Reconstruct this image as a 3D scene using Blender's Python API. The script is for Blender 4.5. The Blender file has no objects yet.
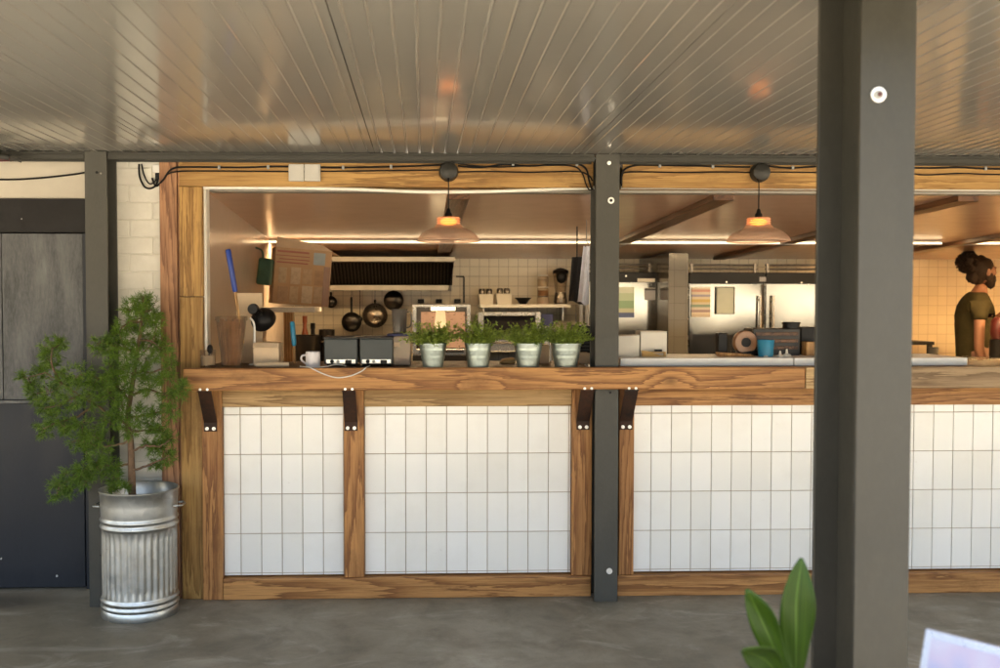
import bpy, bmesh, math, random
from mathutils import Vector, Matrix, noise as mnoise
random.seed(7)
R = math.radians
sc = bpy.context.scene
COL = sc.collection

# ------------------------------------------------------------------ camera
H, D = 1.40, 4.582
YAW, PIT, SH = R(-1.93), R(-1.8), .044
cam_d = bpy.data.cameras.new('camera'); cam = bpy.data.objects.new('camera', cam_d); COL.objects.link(cam)
cam.location = (0, -D, H); cam.rotation_euler = (R(90) + PIT, 0, YAW)
cam_d.lens = 35; cam_d.sensor_width = 36; cam_d.shift_x = SH
cam_d.clip_start = .05; cam_d.clip_end = 2000
cam_d.dof.use_dof = True; cam_d.dof.focus_distance = 4.5; cam_d.dof.aperture_fstop = 4.0
sc.camera = cam

def P(px, py, Y=None, Z=None):
    """photo pixel -> point on the vertical plane Y (or the level Z), metres"""
    x = ((px - 500) / 1000 + SH) * 36 / 35; y = -(py - 334) / 1000 * 36 / 35
    cy, sy, cp, sp = math.cos(YAW), math.sin(YAW), math.cos(PIT), math.sin(PIT)
    d = (-sy*cp + x*cy + y*sy*sp, cy*cp + x*sy - y*cy*sp, sp + y*cp)
    t = (Y + D) / d[1] if Y is not None else (Z - H) / d[2]
    return Vector((d[0]*t, -D + d[1]*t, H + d[2]*t))

# ------------------------------------------------------------------ materials
def new_mat(name):
    m = bpy.data.materials.new(name); m.use_nodes = True
    nt = m.node_tree; b = nt.nodes['Principled BSDF']
    return m, nt, b
def ND(nt, t, **kw):
    n = nt.nodes.new(t)
    for k, v in kw.items():
        if k.startswith('in_'):
            n.inputs[k[3:].replace('_', ' ')].default_value = v
        else: setattr(n, k, v)
    return n
def coords(nt, scale=(1, 1, 1), rnd=True):
    tc = ND(nt, 'ShaderNodeTexCoord'); mp = ND(nt, 'ShaderNodeMapping')
    mp.inputs['Scale'].default_value = scale
    if rnd:
        oi = ND(nt, 'ShaderNodeObjectInfo'); mu = ND(nt, 'ShaderNodeVectorMath', operation='MULTIPLY_ADD')
        cb = ND(nt, 'ShaderNodeCombineXYZ')
        for i in range(3): nt.links.new(oi.outputs['Random'], cb.inputs[i])
        nt.links.new(cb.outputs[0], mu.inputs[0]); mu.inputs[1].default_value = (17.3, 31.7, 23.1)
        nt.links.new(tc.outputs['Object'], mu.inputs[2]); nt.links.new(mu.outputs[0], mp.inputs['Vector'])
    else: nt.links.new(tc.outputs['Object'], mp.inputs['Vector'])
    return mp.outputs[0]
def ramp(nt, fac, stops):
    r = ND(nt, 'ShaderNodeValToRGB'); e = r.color_ramp.elements
    while len(e) < len(stops): e.new(.5)
    for el, (p, c) in zip(e, stops):
        el.position = p; el.color = (c[0], c[1], c[2], 1) if hasattr(c, '__len__') else (c, c, c, 1)
    nt.links.new(fac, r.inputs['Fac']); return r.outputs['Color']
def mix(nt, fac, a, b, mode='MIX'):
    n = ND(nt, 'ShaderNodeMix', data_type='RGBA', blend_type=mode)
    for s, v in ((n.inputs[0], fac), (n.inputs[6], a), (n.inputs[7], b)):
        if hasattr(v, 'is_linked'): nt.links.new(v, s)
        elif hasattr(v, '__len__'): s.default_value = (*v, 1) if len(v) == 3 else v
        else: s.default_value = v
    return n.outputs[2]
def noise(nt, vec, scale, detail=4, rough=.55, dist=0):
    n = ND(nt, 'ShaderNodeTexNoise', in_Scale=scale, in_Detail=detail, in_Roughness=rough, in_Distortion=dist)
    nt.links.new(vec, n.inputs['Vector']); return n.outputs['Fac']
def bump(nt, b, h, strength=.2, dist=.002):
    n = ND(nt, 'ShaderNodeBump', in_Strength=strength, in_Distance=dist)
    nt.links.new(h, n.inputs['Height']); nt.links.new(n.outputs[0], b.inputs['Normal'])

def plain(name, col, rough=.5, metal=0, var=.12, scale=9, bmp=.08, spec=.5, trans=0, emit=None, es=0, sub=0):
    m, nt, b = new_mat(name); v = coords(nt)
    f = noise(nt, v, scale, 6, .6)
    lo = tuple(c*(1 - var) for c in col); hi = tuple(min(1, c*(1 + var)) for c in col)
    nt.links.new(ramp(nt, f, [(.3, lo), (.7, hi)]), b.inputs['Base Color'])
    f2 = noise(nt, v, scale*5, 4, .6)
    nt.links.new(ramp(nt, f2, [(.25, max(.02, rough*.82)), (.8, min(1, rough*1.18))]), b.inputs['Roughness'])
    b.inputs['Metallic'].default_value = metal; b.inputs['Specular IOR Level'].default_value = spec
    b.inputs['Transmission Weight'].default_value = trans
    if emit: b.inputs['Emission Color'].default_value = (*emit, 1); b.inputs['Emission Strength'].default_value = es
    if bmp: bump(nt, b, f2, bmp, .001)
    return m

def wood(name, light, dark, axis='X', rough=.5, knots=True, ring=1.0):
    m, nt, b = new_mat(name)
    def st(k): return {'X': (k, 1, 1), 'Y': (1, k, 1), 'Z': (1, 1, k)}[axis]
    base = noise(nt, coords(nt, st(.085)), 3.6*ring, 1.5, .45, .25)       # growth rings = contours of a stretched field
    if knots:
        kn = ND(nt, 'ShaderNodeTexVoronoi', in_Scale=3.6, in_Randomness=1.0); nt.links.new(coords(nt, st(.5)), kn.inputs['Vector'])
        kb = ND(nt, 'ShaderNodeMath', operation='MULTIPLY_ADD'); nt.links.new(ramp(nt, kn.outputs['Distance'], [(0, 1), (.26, 0)]), kb.inputs[0]); kb.inputs[1].default_value = .10; nt.links.new(base, kb.inputs[2]); base = kb.outputs[0]
    fine = noise(nt, coords(nt, st(.05)), 60, 4, .65, .4)
    a = ND(nt, 'ShaderNodeMath', operation='MULTIPLY_ADD'); nt.links.new(fine, a.inputs[0]); a.inputs[1].default_value = .085; nt.links.new(base, a.inputs[2])
    mu = ND(nt, 'ShaderNodeMath', operation='MULTIPLY'); nt.links.new(a.outputs[0], mu.inputs[0]); mu.inputs[1].default_value = 19
    fr = ND(nt, 'ShaderNodeMath', operation='FRACT'); nt.links.new(mu.outputs[0], fr.inputs[0])
    pale = tuple(min(1, c*1.16) for c in light)
    c = ramp(nt, fr.outputs[0], [(0, pale), (.45, light), (.80, tuple(d*.95 for d in dark)), (.93, tuple(d*.62 for d in dark)), (1, pale)])
    fib = noise(nt, coords(nt, st(.03)), 120, 4, .75, .3)
    c = mix(nt, ramp(nt, fib, [(.46, 0), (.72, .7)]), c, tuple(d*.5 for d in dark))
    big = noise(nt, coords(nt, st(.35)), 2.6, 5, .6, .5)
    c = mix(nt, ramp(nt, big, [(.35, 0), (.72, .5)]), c, tuple(x*.8 for x in dark))
    stain = noise(nt, coords(nt, st(.6)), 7, 6, .7)
    c = mix(nt, ramp(nt, stain, [(.54, 0), (.74, .6)]), c, tuple(d*.42 for d in dark))
    if knots: c = mix(nt, ramp(nt, kn.outputs['Distance'], [(.045, .85), (.095, 0)]), c, tuple(d*.28 for d in dark))
    nt.links.new(c, b.inputs['Base Color'])
    nt.links.new(ramp(nt, fib, [(.2, rough*.85), (.8, min(1, rough*1.25))]), b.inputs['Roughness'])
    bump(nt, b, mix(nt, .5, fr.outputs[0], fib), .25, .0015)
    b.inputs['Specular IOR Level'].default_value = .35
    return m

def brushed(name, col=(.62, .6, .56), rough=.28, axis='Z'):
    m, nt, b = new_mat(name)
    v = coords(nt, {'X': (.02, 1, 1), 'Z': (1, 1, .02)}[axis]); f = noise(nt, v, 300, 3, .6)
    v2 = coords(nt); s = noise(nt, v2, 5, 5, .6)
    nt.links.new(mix(nt, ramp(nt, f, [(.3, 0), (.7, 1)]), tuple(c*.88 for c in col), col), b.inputs['Base Color'])
    nt.links.new(ramp(nt, s, [(.3, rough*.7), (.75, rough*1.3)]), b.inputs['Roughness'])
    b.inputs['Metallic'].default_value = 1; bump(nt, b, f, .06, .001)
    return m

def concrete():
    m, nt, b = new_mat('floor_concrete'); v = coords(nt, rnd=False)
    big = noise(nt, v, .9, 6, .62, .8); med = noise(nt, v, 4, 8, .7, .4); fine = noise(nt, v, 90, 5, .8)
    vs = coords(nt, (1, 1.7, 1), rnd=False); streak = noise(nt, vs, 2.2, 7, .65, 1.5)
    c = mix(nt, ramp(nt, big, [(.35, 0), (.65, 1)]), (.21, .188, .14), (.32, .292, .23))
    c = mix(nt, ramp(nt, med, [(.42, 0), (.66, .75)]), c, (.135, .12, .09))
    c = mix(nt, ramp(nt, streak, [(.57, 0), (.73, .55)]), c, (.44, .415, .35))
    c = mix(nt, ramp(nt, fine, [(.56, 0), (.72, .6)]), c, (.10, .092, .075))
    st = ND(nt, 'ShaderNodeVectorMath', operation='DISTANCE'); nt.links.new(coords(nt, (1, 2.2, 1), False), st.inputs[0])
    st.inputs[1].default_value = (-1.98, .02, 0)                     # one darker patch by the door
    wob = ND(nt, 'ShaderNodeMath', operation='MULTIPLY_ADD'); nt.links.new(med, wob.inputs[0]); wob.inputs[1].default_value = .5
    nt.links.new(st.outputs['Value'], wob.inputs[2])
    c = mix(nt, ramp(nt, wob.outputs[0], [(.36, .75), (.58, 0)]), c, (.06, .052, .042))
    nt.links.new(c, b.inputs['Base Color'])
    nt.links.new(ramp(nt, streak, [(.35, .72), (.7, .5)]), b.inputs['Roughness'])
    bump(nt, b, mix(nt, .5, med, fine), .22, .003)
    vo = ND(nt, 'ShaderNodeTexVoronoi', feature='DISTANCE_TO_EDGE', in_Scale=.55)
    return m

def tiled(name, size, col, grout, vary=.06, rough=.18, bmp=.5):
    m, nt, b = new_mat(name)
    tc = ND(nt, 'ShaderNodeTexCoord'); sx = ND(nt, 'ShaderNodeSeparateXYZ'); cb = ND(nt, 'ShaderNodeCombineXYZ')
    nt.links.new(tc.outputs['Object'], sx.inputs[0])
    ad = ND(nt, 'ShaderNodeMath', operation='ADD'); nt.links.new(sx.outputs['X'], ad.inputs[0]); nt.links.new(sx.outputs['Y'], ad.inputs[1])
    nt.links.new(ad.outputs[0], cb.inputs['X']); nt.links.new(sx.outputs['Z'], cb.inputs['Y'])
    br = ND(nt, 'ShaderNodeTexBrick', offset=0, in_Scale=1, in_Mortar_Size=.0025, in_Brick_Width=size[0], in_Row_Height=size[1], in_Mortar_Smooth=.2)
    br.inputs['Color1'].default_value = (*col, 1); br.inputs['Color2'].default_value = (*(c*(1 - vary) for c in col), 1); br.inputs['Mortar'].default_value = (*grout, 1)
    nt.links.new(cb.outputs[0], br.inputs['Vector']); nt.links.new(br.outputs['Color'], b.inputs['Base Color'])
    inv = ND(nt, 'ShaderNodeMath', operation='SUBTRACT'); inv.inputs[0].default_value = 1; nt.links.new(br.outputs['Fac'], inv.inputs[1])
    b.inputs['Roughness'].default_value = rough; bump(nt, b, inv.outputs[0], bmp, .002)
    return m

def painted_scuffed(name, base, worn, amount, rough=.4, axis=(2, 2, .5), chips=True):
    m, nt, b = new_mat(name); v = coords(nt, axis); vv = coords(nt)
    f = noise(nt, v, 4, 9, .72, .3); g = noise(nt, v, 55, 5, .7)
    c = mix(nt, ramp(nt, f, [(.35, 0), (.75, amount)]), base, worn)
    c = mix(nt, ramp(nt, g, [(.45, 0), (.85, amount*.7)]), c, worn)
    if chips:
        ch = noise(nt, vv, 13, 3, .5)
        c = mix(nt, ramp(nt, ch, [(.725, 0), (.735, .85)]), c, (.6, .6, .58))
    nt.links.new(c, b.inputs['Base Color']); nt.links.new(ramp(nt, f, [(.3, rough*.8), (.7, rough*1.4)]), b.inputs['Roughness']); b.inputs['Specular IOR Level'].default_value = .3
    bump(nt, b, g, .2, .002); return m

def leaf_mat(name, a, c2, rough=.5, trans=.25):
    m, nt, b = new_mat(name)
    oi = ND(nt, 'ShaderNodeNewGeometry'); v = coords(nt); f = noise(nt, v, 18, 3, .6)
    r = ND(nt, 'ShaderNodeMath', operation='MULTIPLY_ADD'); nt.links.new(oi.outputs['Random Per Island'], r.inputs[0]); r.inputs[1].default_value = .55
    nt.links.new(f, r.inputs[2])
    c = ramp(nt, r.outputs[0], [(.35, a), (.95, c2)])
    nt.links.new(c, b.inputs['Base Color']); b.inputs['Roughness'].default_value = rough
    tr = ND(nt, 'ShaderNodeBsdfTranslucent'); nt.links.new(mix(nt, 1, c, (1.25, 1.3, .6), 'MULTIPLY'), tr.inputs['Color'])
    ms = ND(nt, 'ShaderNodeMixShader', in_Fac=trans); out = nt.nodes['Material Output']
    nt.links.new(b.outputs[0], ms.inputs[1]); nt.links.new(tr.outputs[0], ms.inputs[2]); nt.links.new(ms.outputs[0], out.inputs['Surface'])
    return m

def thin_glass(name, tint, rough=.08, opaque=.3, body=(.8, .7, .62), transl=0.0):
    """thin-walled glass or clear plastic: mostly see-through, a gloss layer, a little body colour"""
    m, nt, b = new_mat(name); b.inputs['Base Color'].default_value = (*body, 1); b.inputs['Roughness'].default_value = rough
    t = ND(nt, 'ShaderNodeBsdfTransparent'); t.inputs['Color'].default_value = (*tint, 1)
    lw = ND(nt, 'ShaderNodeLayerWeight', in_Blend=.35); ma = ND(nt, 'ShaderNodeMath', operation='MULTIPLY_ADD')
    nt.links.new(lw.outputs['Facing'], ma.inputs[0]); ma.inputs[1].default_value = .45; ma.inputs[2].default_value = opaque
    src = b.outputs[0]
    if transl:
        tl = ND(nt, 'ShaderNodeBsdfTranslucent'); tl.inputs['Color'].default_value = (*body, 1)
        m0 = ND(nt, 'ShaderNodeMixShader', in_Fac=transl); nt.links.new(src, m0.inputs[1]); nt.links.new(tl.outputs[0], m0.inputs[2]); src = m0.outputs[0]
    ms = ND(nt, 'ShaderNodeMixShader'); nt.links.new(ma.outputs[0], ms.inputs[0]); nt.links.new(t.outputs[0], ms.inputs[1]); nt.links.new(src, ms.inputs[2])
    nt.links.new(ms.outputs[0], nt.nodes['Material Output'].inputs['Surface']); return m

def galv(name, col, rough=.3, scale=38):
    m, nt, b = new_mat(name); v = coords(nt)
    vo = ND(nt, 'ShaderNodeTexVoronoi', in_Scale=scale); nt.links.new(v, vo.inputs['Vector']); n = noise(nt, v, 12, 5, .6)
    bw = ND(nt, 'ShaderNodeRGBToBW'); nt.links.new(vo.outputs['Color'], bw.inputs[0])
    nt.links.new(mix(nt, ramp(nt, bw.outputs[0], [(.2, 0), (.8, 1)]), tuple(c*.86 for c in col), col), b.inputs['Base Color'])
    nt.links.new(ramp(nt, n, [(.3, rough*.75), (.7, rough*1.35)]), b.inputs['Roughness']); b.inputs['Metallic'].default_value = 1
    return m

def glaze():
    m, nt, b = new_mat('white_glazed_tile'); v = coords(nt, rnd=False); ge = ND(nt, 'ShaderNodeNewGeometry')
    c = ramp(nt, ge.outputs['Random Per Island'], [(0, (.82, .81, .765)), (.5, (.865, .86, .82)), (1, (.885, .88, .85))])
    f = noise(nt, v, 3, 6, .65); g = noise(nt, v, 26, 5, .7)
    c = mix(nt, ramp(nt, f, [(.5, 0), (.8, .22)]), c, (.60, .55, .46)); c = mix(nt, ramp(nt, g, [(.66, 0), (.74, .22)]), c, (.5, .44, .36))
    nt.links.new(c, b.inputs['Base Color']); nt.links.new(ramp(nt, g, [(.3, .10), (.7, .24)]), b.inputs['Roughness'])
    bump(nt, b, noise(nt, v, 14, 2, .4), .25, .004); return m
def patches(name, cols, rough=.75):
    m, nt, b = new_mat(name); ge = ND(nt, 'ShaderNodeNewGeometry'); n = len(cols)
    c = ramp(nt, ge.outputs['Random Per Island'], [(i/(n-1), k) for i, k in enumerate(cols)])
    f = noise(nt, coords(nt), 28, 6, .7); c = mix(nt, ramp(nt, f, [(.45, 0), (.75, .5)]), c, (.25, .15, .08))
    nt.links.new(c, b.inputs['Base Color']); b.inputs['Roughness'].default_value = rough; return m
#WA, WB = (.50, .25, .085), (.27, .11, .033)
M = dict(
    concrete=concrete(), bounce=plain('pale_bounce', (.27, .26, .235), .8, var=.15, scale=2, bmp=.2),
    beam_x=wood('warm_timber_x', (.50, .245, .083), (.29, .118, .036), 'X'), beam_z=wood('warm_timber_z', (.50, .24, .082), (.29, .115, .036), 'Z'),
    pale_x=wood('pale_timber_x', (.50, .31, .135), (.35, .195, .07), 'X'), amber_z=wood('amber_timber_z', (.43, .245, .078), (.30, .15, .04), 'Z', ring=.7),
    amber_x=wood('amber_timber_x', (.47, .275, .092), (.33, .17, .05), 'X', ring=.7), grey_x=wood('weathered_timber_x', (.42, .29, .165), (.23, .14, .07), 'X'),
    pink_z=wood('pinkish_timber_z', (.40, .205, .105), (.24, .105, .05), 'Z'), dark_y=wood('dark_timber_y', (.16, .07, .03), (.075, .03, .013), 'Y', .35, False),
    end=wood('cut_end_timber', (.58, .40, .20), (.38, .22, .09), 'X', ring=2.5), top=wood('worktop_timber', (.17, .085, .035), (.08, .035, .014), 'X'),
    stick=wood('stick_wood', (.55, .33, .14), (.38, .2, .08), 'Z', knots=False),
    tile=glaze(), grout=plain('grout', (.46, .375, .29), .9, bmp=.2, scale=30),
    steel_paint=painted_scuffed('grey_painted_steel', (.034, .033, .027), (.054, .051, .042), .6, .40, (1.5, 1.5, .8), False), steel_dark=plain('dark_painted_steel', (.028, .027, .023), .45, var=.12, spec=.3),
    panel=plain('roof_panel_coating', (.29, .277, .252), .11, var=.04, scale=1.2, bmp=0, spec=.6),
    seam=plain('panel_seam', (.08, .075, .065), .6), black=plain('black_plastic', (.006, .0055, .0055), .4, bmp=.04, spec=.2), cable=plain('black_cable', (.006, .0055, .005), .6, bmp=0, spec=.2),
    white=plain('white_plastic', (.74, .73, .69), .4, var=.03, bmp=.02), whitep=plain('white_paint', (.90, .89, .86), .45, var=.04), boxgrey=plain('aged_white_plastic', (.50, .48, .44), .5, var=.05), greyplastic=plain('grey_plastic', (.30, .31, .30), .45, var=.05),
    cream=plain('cream_wall_paint', (.55, .50, .42), .7, var=.07, scale=3, bmp=.3), iron=painted_scuffed('rusty_iron', (.014, .0125, .0115), (.16, .055, .02), .42, .6, (1, 1, 1), False),
    bolt=plain('bright_bolt', (.85, .83, .78), .3, .4, bmp=0), galv=galv('galvanised_steel', (.54, .56, .55), .36), pot=galv('zinc_pot', (.44, .50, .46), .42, 60),
    doorlow=painted_scuffed('black_door_paint', (.013, .016, .023), (.027, .031, .039), .5, .42, (1.5, 1.5, .6)), doorup=painted_scuffed('chalky_door_paint', (.022, .024, .027), (.19, .195, .20), 1.0, .42, (2.2, 2.2, .55), False),
    lintel=painted_scuffed('dark_lintel_paint', (.007, .0055, .005), (.02, .017, .015), .4, .55, (1, 1, 1)),
    bark=plain('bark', (.16, .095, .055), .85, var=.35, scale=60, bmp=.6), needle=leaf_mat('conifer_needles', (.028, .080, .008), (.16, .265, .035), .5, .3),
    herb=leaf_mat('herb_leaves', (.085, .15, .018), (.29, .38, .07), .45, .35), soil=plain('soil', (.05, .032, .02), .95, var=.4, scale=60, bmp=.8),
    bigleaf=None, redglow=None,
    ktile=tiled('kitchen_wall_tile', (.092, .092), (.80, .71, .55), (.45, .37, .27)), wtile=tiled('painted_lamplight_tile', (.092, .092), (.90, .76, .55), (.66, .52, .34)), gtile=tiled('grey_pillar_tile', (.1, .14), (.085, .075, .06), (.05, .043, .033)),
    kceil=plain('kitchen_ceiling_board', (.64, .41, .295), .2, var=.05, scale=1.5, bmp=0), ksteel=plain('side_panel_laminate', (.62, .50, .41), .2, .2, var=.03, scale=2, bmp=0), steel=plain('brushed_steel', (.60, .58, .54), .27, 1, var=.04, scale=1.5, bmp=0), fridge=plain('fridge_steel', (.33, .315, .28), .12, 1, var=.02, scale=.8, bmp=0),
    kfloor=plain('kitchen_floor_vinyl', (.13, .1, .075), .5), baffle=plain('filter_baffle_steel', (.085, .07, .055), .35, .7), hoodblack=plain('greasy_black_steel', (.016, .013, .011), .35, .6), panblack=plain('seasoned_pan_iron', (.03, .026, .023), .32, .8), panrim=plain('worn_pan_steel', (.15, .13, .11), .3, .9),
    card=plain('cardboard', (.52, .33, .185), .8, var=.12, scale=6), cardpale=plain('pale_cardboard', (.68, .52, .35), .8, var=.1), tape=plain('brown_tape', (.30, .15, .075), .35), redprint=plain('faded_red_print', (.38, .13, .09), .6), bluelabel=plain('pale_blue_label', (.36, .42, .44), .6),
    greenbag=plain('dark_green_fabric', (.028, .075, .045), .7, bmp=.4, scale=30), blue=plain('blue_grip', (.012, .045, .27), .4, bmp=.03), cyan=plain('cyan_grip', (.015, .21, .36), .35, bmp=.03),
    straw=plain('brown_paper_straw', (.26, .13, .06), .7, var=.25), toaster=plain('toaster_grey_enamel', (.045, .053, .053), .42, var=.08, spec=.35), toasterside=plain('toaster_dark_side', (.02, .018, .016), .5), chrome=plain('control_strip_steel', (.66, .66, .63), .3, .7),
    tubred=plain('red_sauce', (.26, .06, .022), .4), tubbody=thin_glass('cloudy_plastic', (.9, .85, .76), .25, .4, (.66, .56, .44)), clear=thin_glass('clear_plastic', (.95, .91, .86), .06, .03, (.30, .26, .22)), jug=thin_glass('smoky_plastic', (.6, .55, .5), .2, .35, (.2, .18, .16)),
    navy=plain('navy_plastic', (.02, .025, .10), .4), redplastic=plain('dark_red_plastic', (.055, .007, .006), .4), papercup=plain('lilac_white_mug', (.66, .63, .66), .35), wbox=plain('white_carton', (.70, .66, .58), .6, var=.04), kraft=plain('yellow_kraft', (.55, .36, .15), .7),
    ovenglass=plain('dark_oven_glass', (.03, .024, .02), .08, bmp=0), ovenlamp=plain('oven_lamp', (.9, .8, .6), .4, emit=(1, .78, .5), es=1.2), ovenin=plain('copper_oven_back', (.26, .15, .10), .3, .6, emit=(.9, .5, .3), es=.025),
    led=plain('lit_strip', (1, .9, .7), .5, emit=(1, .73, .45), es=7.0), ledwarm=plain('lit_amber_strip', (1, .8, .5), .5, emit=(1, .62, .30), es=18), lens=plain('lit_lens', (1, .9, .7), .5, emit=(1, .76, .5), es=.30), bulb=plain('lit_amber_bulb', (1, .6, .2), .4, emit=(1, .30, .035), es=.42),
    shade=thin_glass('pressed_glass', (.96, .82, .72), .2, .46, (.74, .55, .44), .5), rimglass=thin_glass('thick_glass_edge', (.95, .78, .66), .12, .6, (.80, .62, .50), .4), linen=plain('blue_white_cloth', (.62, .64, .72), .85, bmp=.3, scale=30), blackcloth=plain('black_cloth', (.012, .011, .012), .9, bmp=.3),
    skin=plain('tanned_skin', (.15, .068, .042), .55, var=.08, scale=20, bmp=.1), hair=plain('dark_brown_hair', (.012, .0065, .0045), .7, var=.4, scale=90, bmp=.8, spec=.15), shirt=plain('olive_tshirt', (.028, .0235, .011), .85, var=.25, scale=9, bmp=.9, spec=.1), trousers=plain('dark_trousers', (.03, .028, .026), .85),
    lidblue=plain('laptop_screen', (.26, .30, .42), .25, emit=(.60, .70, .98), es=.0), laptop=plain('laptop_shell', (.28, .31, .37), .3, .6, bmp=0), keys=plain('keyboard_black', (.02, .02, .022), .5), table=wood('table_timber', (.34, .19, .08), (.2, .1, .04), 'X'),
    planter=plain('terracotta_planter', (.30, .12, .06), .8, var=.15), pale=plain('aged_steel_trim', (.27, .25, .215), .4, .5),
    post_paint=painted_scuffed('post_grey_paint', (.058, .056, .047), (.085, .081, .069), .6, .42, (1.5, 1.5, .8), False), packets=patches('printed_packet_panels', [(.62, .46, .30), (.44, .27, .15), (.70, .58, .42), (.50, .36, .22), (.66, .50, .33)]), notice=plain('grey_notice_paper', (.42, .46, .42), .4, var=.05), noticeframe=plain('notice_frame', (.12, .13, .12), .4), labelpaper=plain('grey_label_paper', (.36, .37, .42), .6, var=.2, scale=200),
    lightboard=plain('bright_white_board', (.82, .80, .74), .4, var=.02),
)
def bands(name, stops, z0, z1):
    m, nt, b = new_mat(name); tc = ND(nt, 'ShaderNodeTexCoord'); s = ND(nt, 'ShaderNodeSeparateXYZ'); nt.links.new(tc.outputs['Object'], s.inputs[0])
    mr = ND(nt, 'ShaderNodeMapRange'); mr.inputs[1].default_value = z0; mr.inputs[2].default_value = z1; nt.links.new(s.outputs['Z'], mr.inputs[0])
    r = ND(nt, 'ShaderNodeValToRGB'); r.color_ramp.interpolation = 'CONSTANT'; e = r.color_ramp.elements
    while len(e) < len(stops): e.new(.5)
    for el, (p, c) in zip(e, stops): el.position = p; el.color = (*c, 1)
    nt.links.new(mr.outputs[0], r.inputs[0]); nt.links.new(r.outputs[0], b.inputs['Base Color']); b.inputs['Roughness'].default_value = .4
    return m
def screen_mat():
    m, nt, b = new_mat('laptop_screen'); v = coords(nt); f = noise(nt, v, 9, 2, .5)
    c = ramp(nt, f, [(.35, (.10, .15, .28)), (.5, (.19, .18, .27)), (.65, (.20, .24, .32))])
    nt.links.new(c, b.inputs['Base Color']); nt.links.new(c, b.inputs['Emission Color']); b.inputs['Emission Strength'].default_value = .06; b.inputs['Roughness'].default_value = .35; return m
def leaf_big():
    m, nt, b = new_mat('glossy_broad_leaf'); tc = ND(nt, 'ShaderNodeTexCoord'); s = ND(nt, 'ShaderNodeSeparateXYZ'); nt.links.new(tc.outputs['UV'], s.inputs[0])
    st = ND(nt, 'ShaderNodeMapping'); st.inputs['Scale'].default_value = (34, .6, 1); nt.links.new(tc.outputs['UV'], st.inputs[0])
    vein = noise(nt, st.outputs[0], 1.4, 3, .6); n = noise(nt, coords(nt), 9, 4, .6)
    c = mix(nt, ramp(nt, vein, [(.35, 0), (.7, 1)]), (.007, .026, .001), (.042, .09, .004))
    mr = ND(nt, 'ShaderNodeMath', operation='SUBTRACT'); nt.links.new(s.outputs['X'], mr.inputs[0]); mr.inputs[1].default_value = .5
    ab = ND(nt, 'ShaderNodeMath', operation='ABSOLUTE'); nt.links.new(mr.outputs[0], ab.inputs[0])
    c = mix(nt, ramp(nt, ab.outputs[0], [(.012, .6), (.05, 0)]), c, (.10, .17, .03))
    c = mix(nt, ramp(nt, n, [(.4, 0), (.8, .4)]), c, (.02, .06, .006))
    nt.links.new(c, b.inputs['Base Color']); b.inputs['Roughness'].default_value = .42; b.inputs['Specular IOR Level'].default_value = .25; bump(nt, b, vein, .25, .002)
    tr = ND(nt, 'ShaderNodeBsdfTranslucent'); nt.links.new(mix(nt, 1, c, (1.3, 1.4, .5), 'MULTIPLY'), tr.inputs['Color'])
    ms = ND(nt, 'ShaderNodeMixShader', in_Fac=.15); nt.links.new(b.outputs[0], ms.inputs[1]); nt.links.new(tr.outputs[0], ms.inputs[2])
    nt.links.new(ms.outputs[0], nt.nodes['Material Output'].inputs['Surface']); return m
M['bigleaf'] = leaf_big(); M['lidblue'] = screen_mat()

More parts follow.
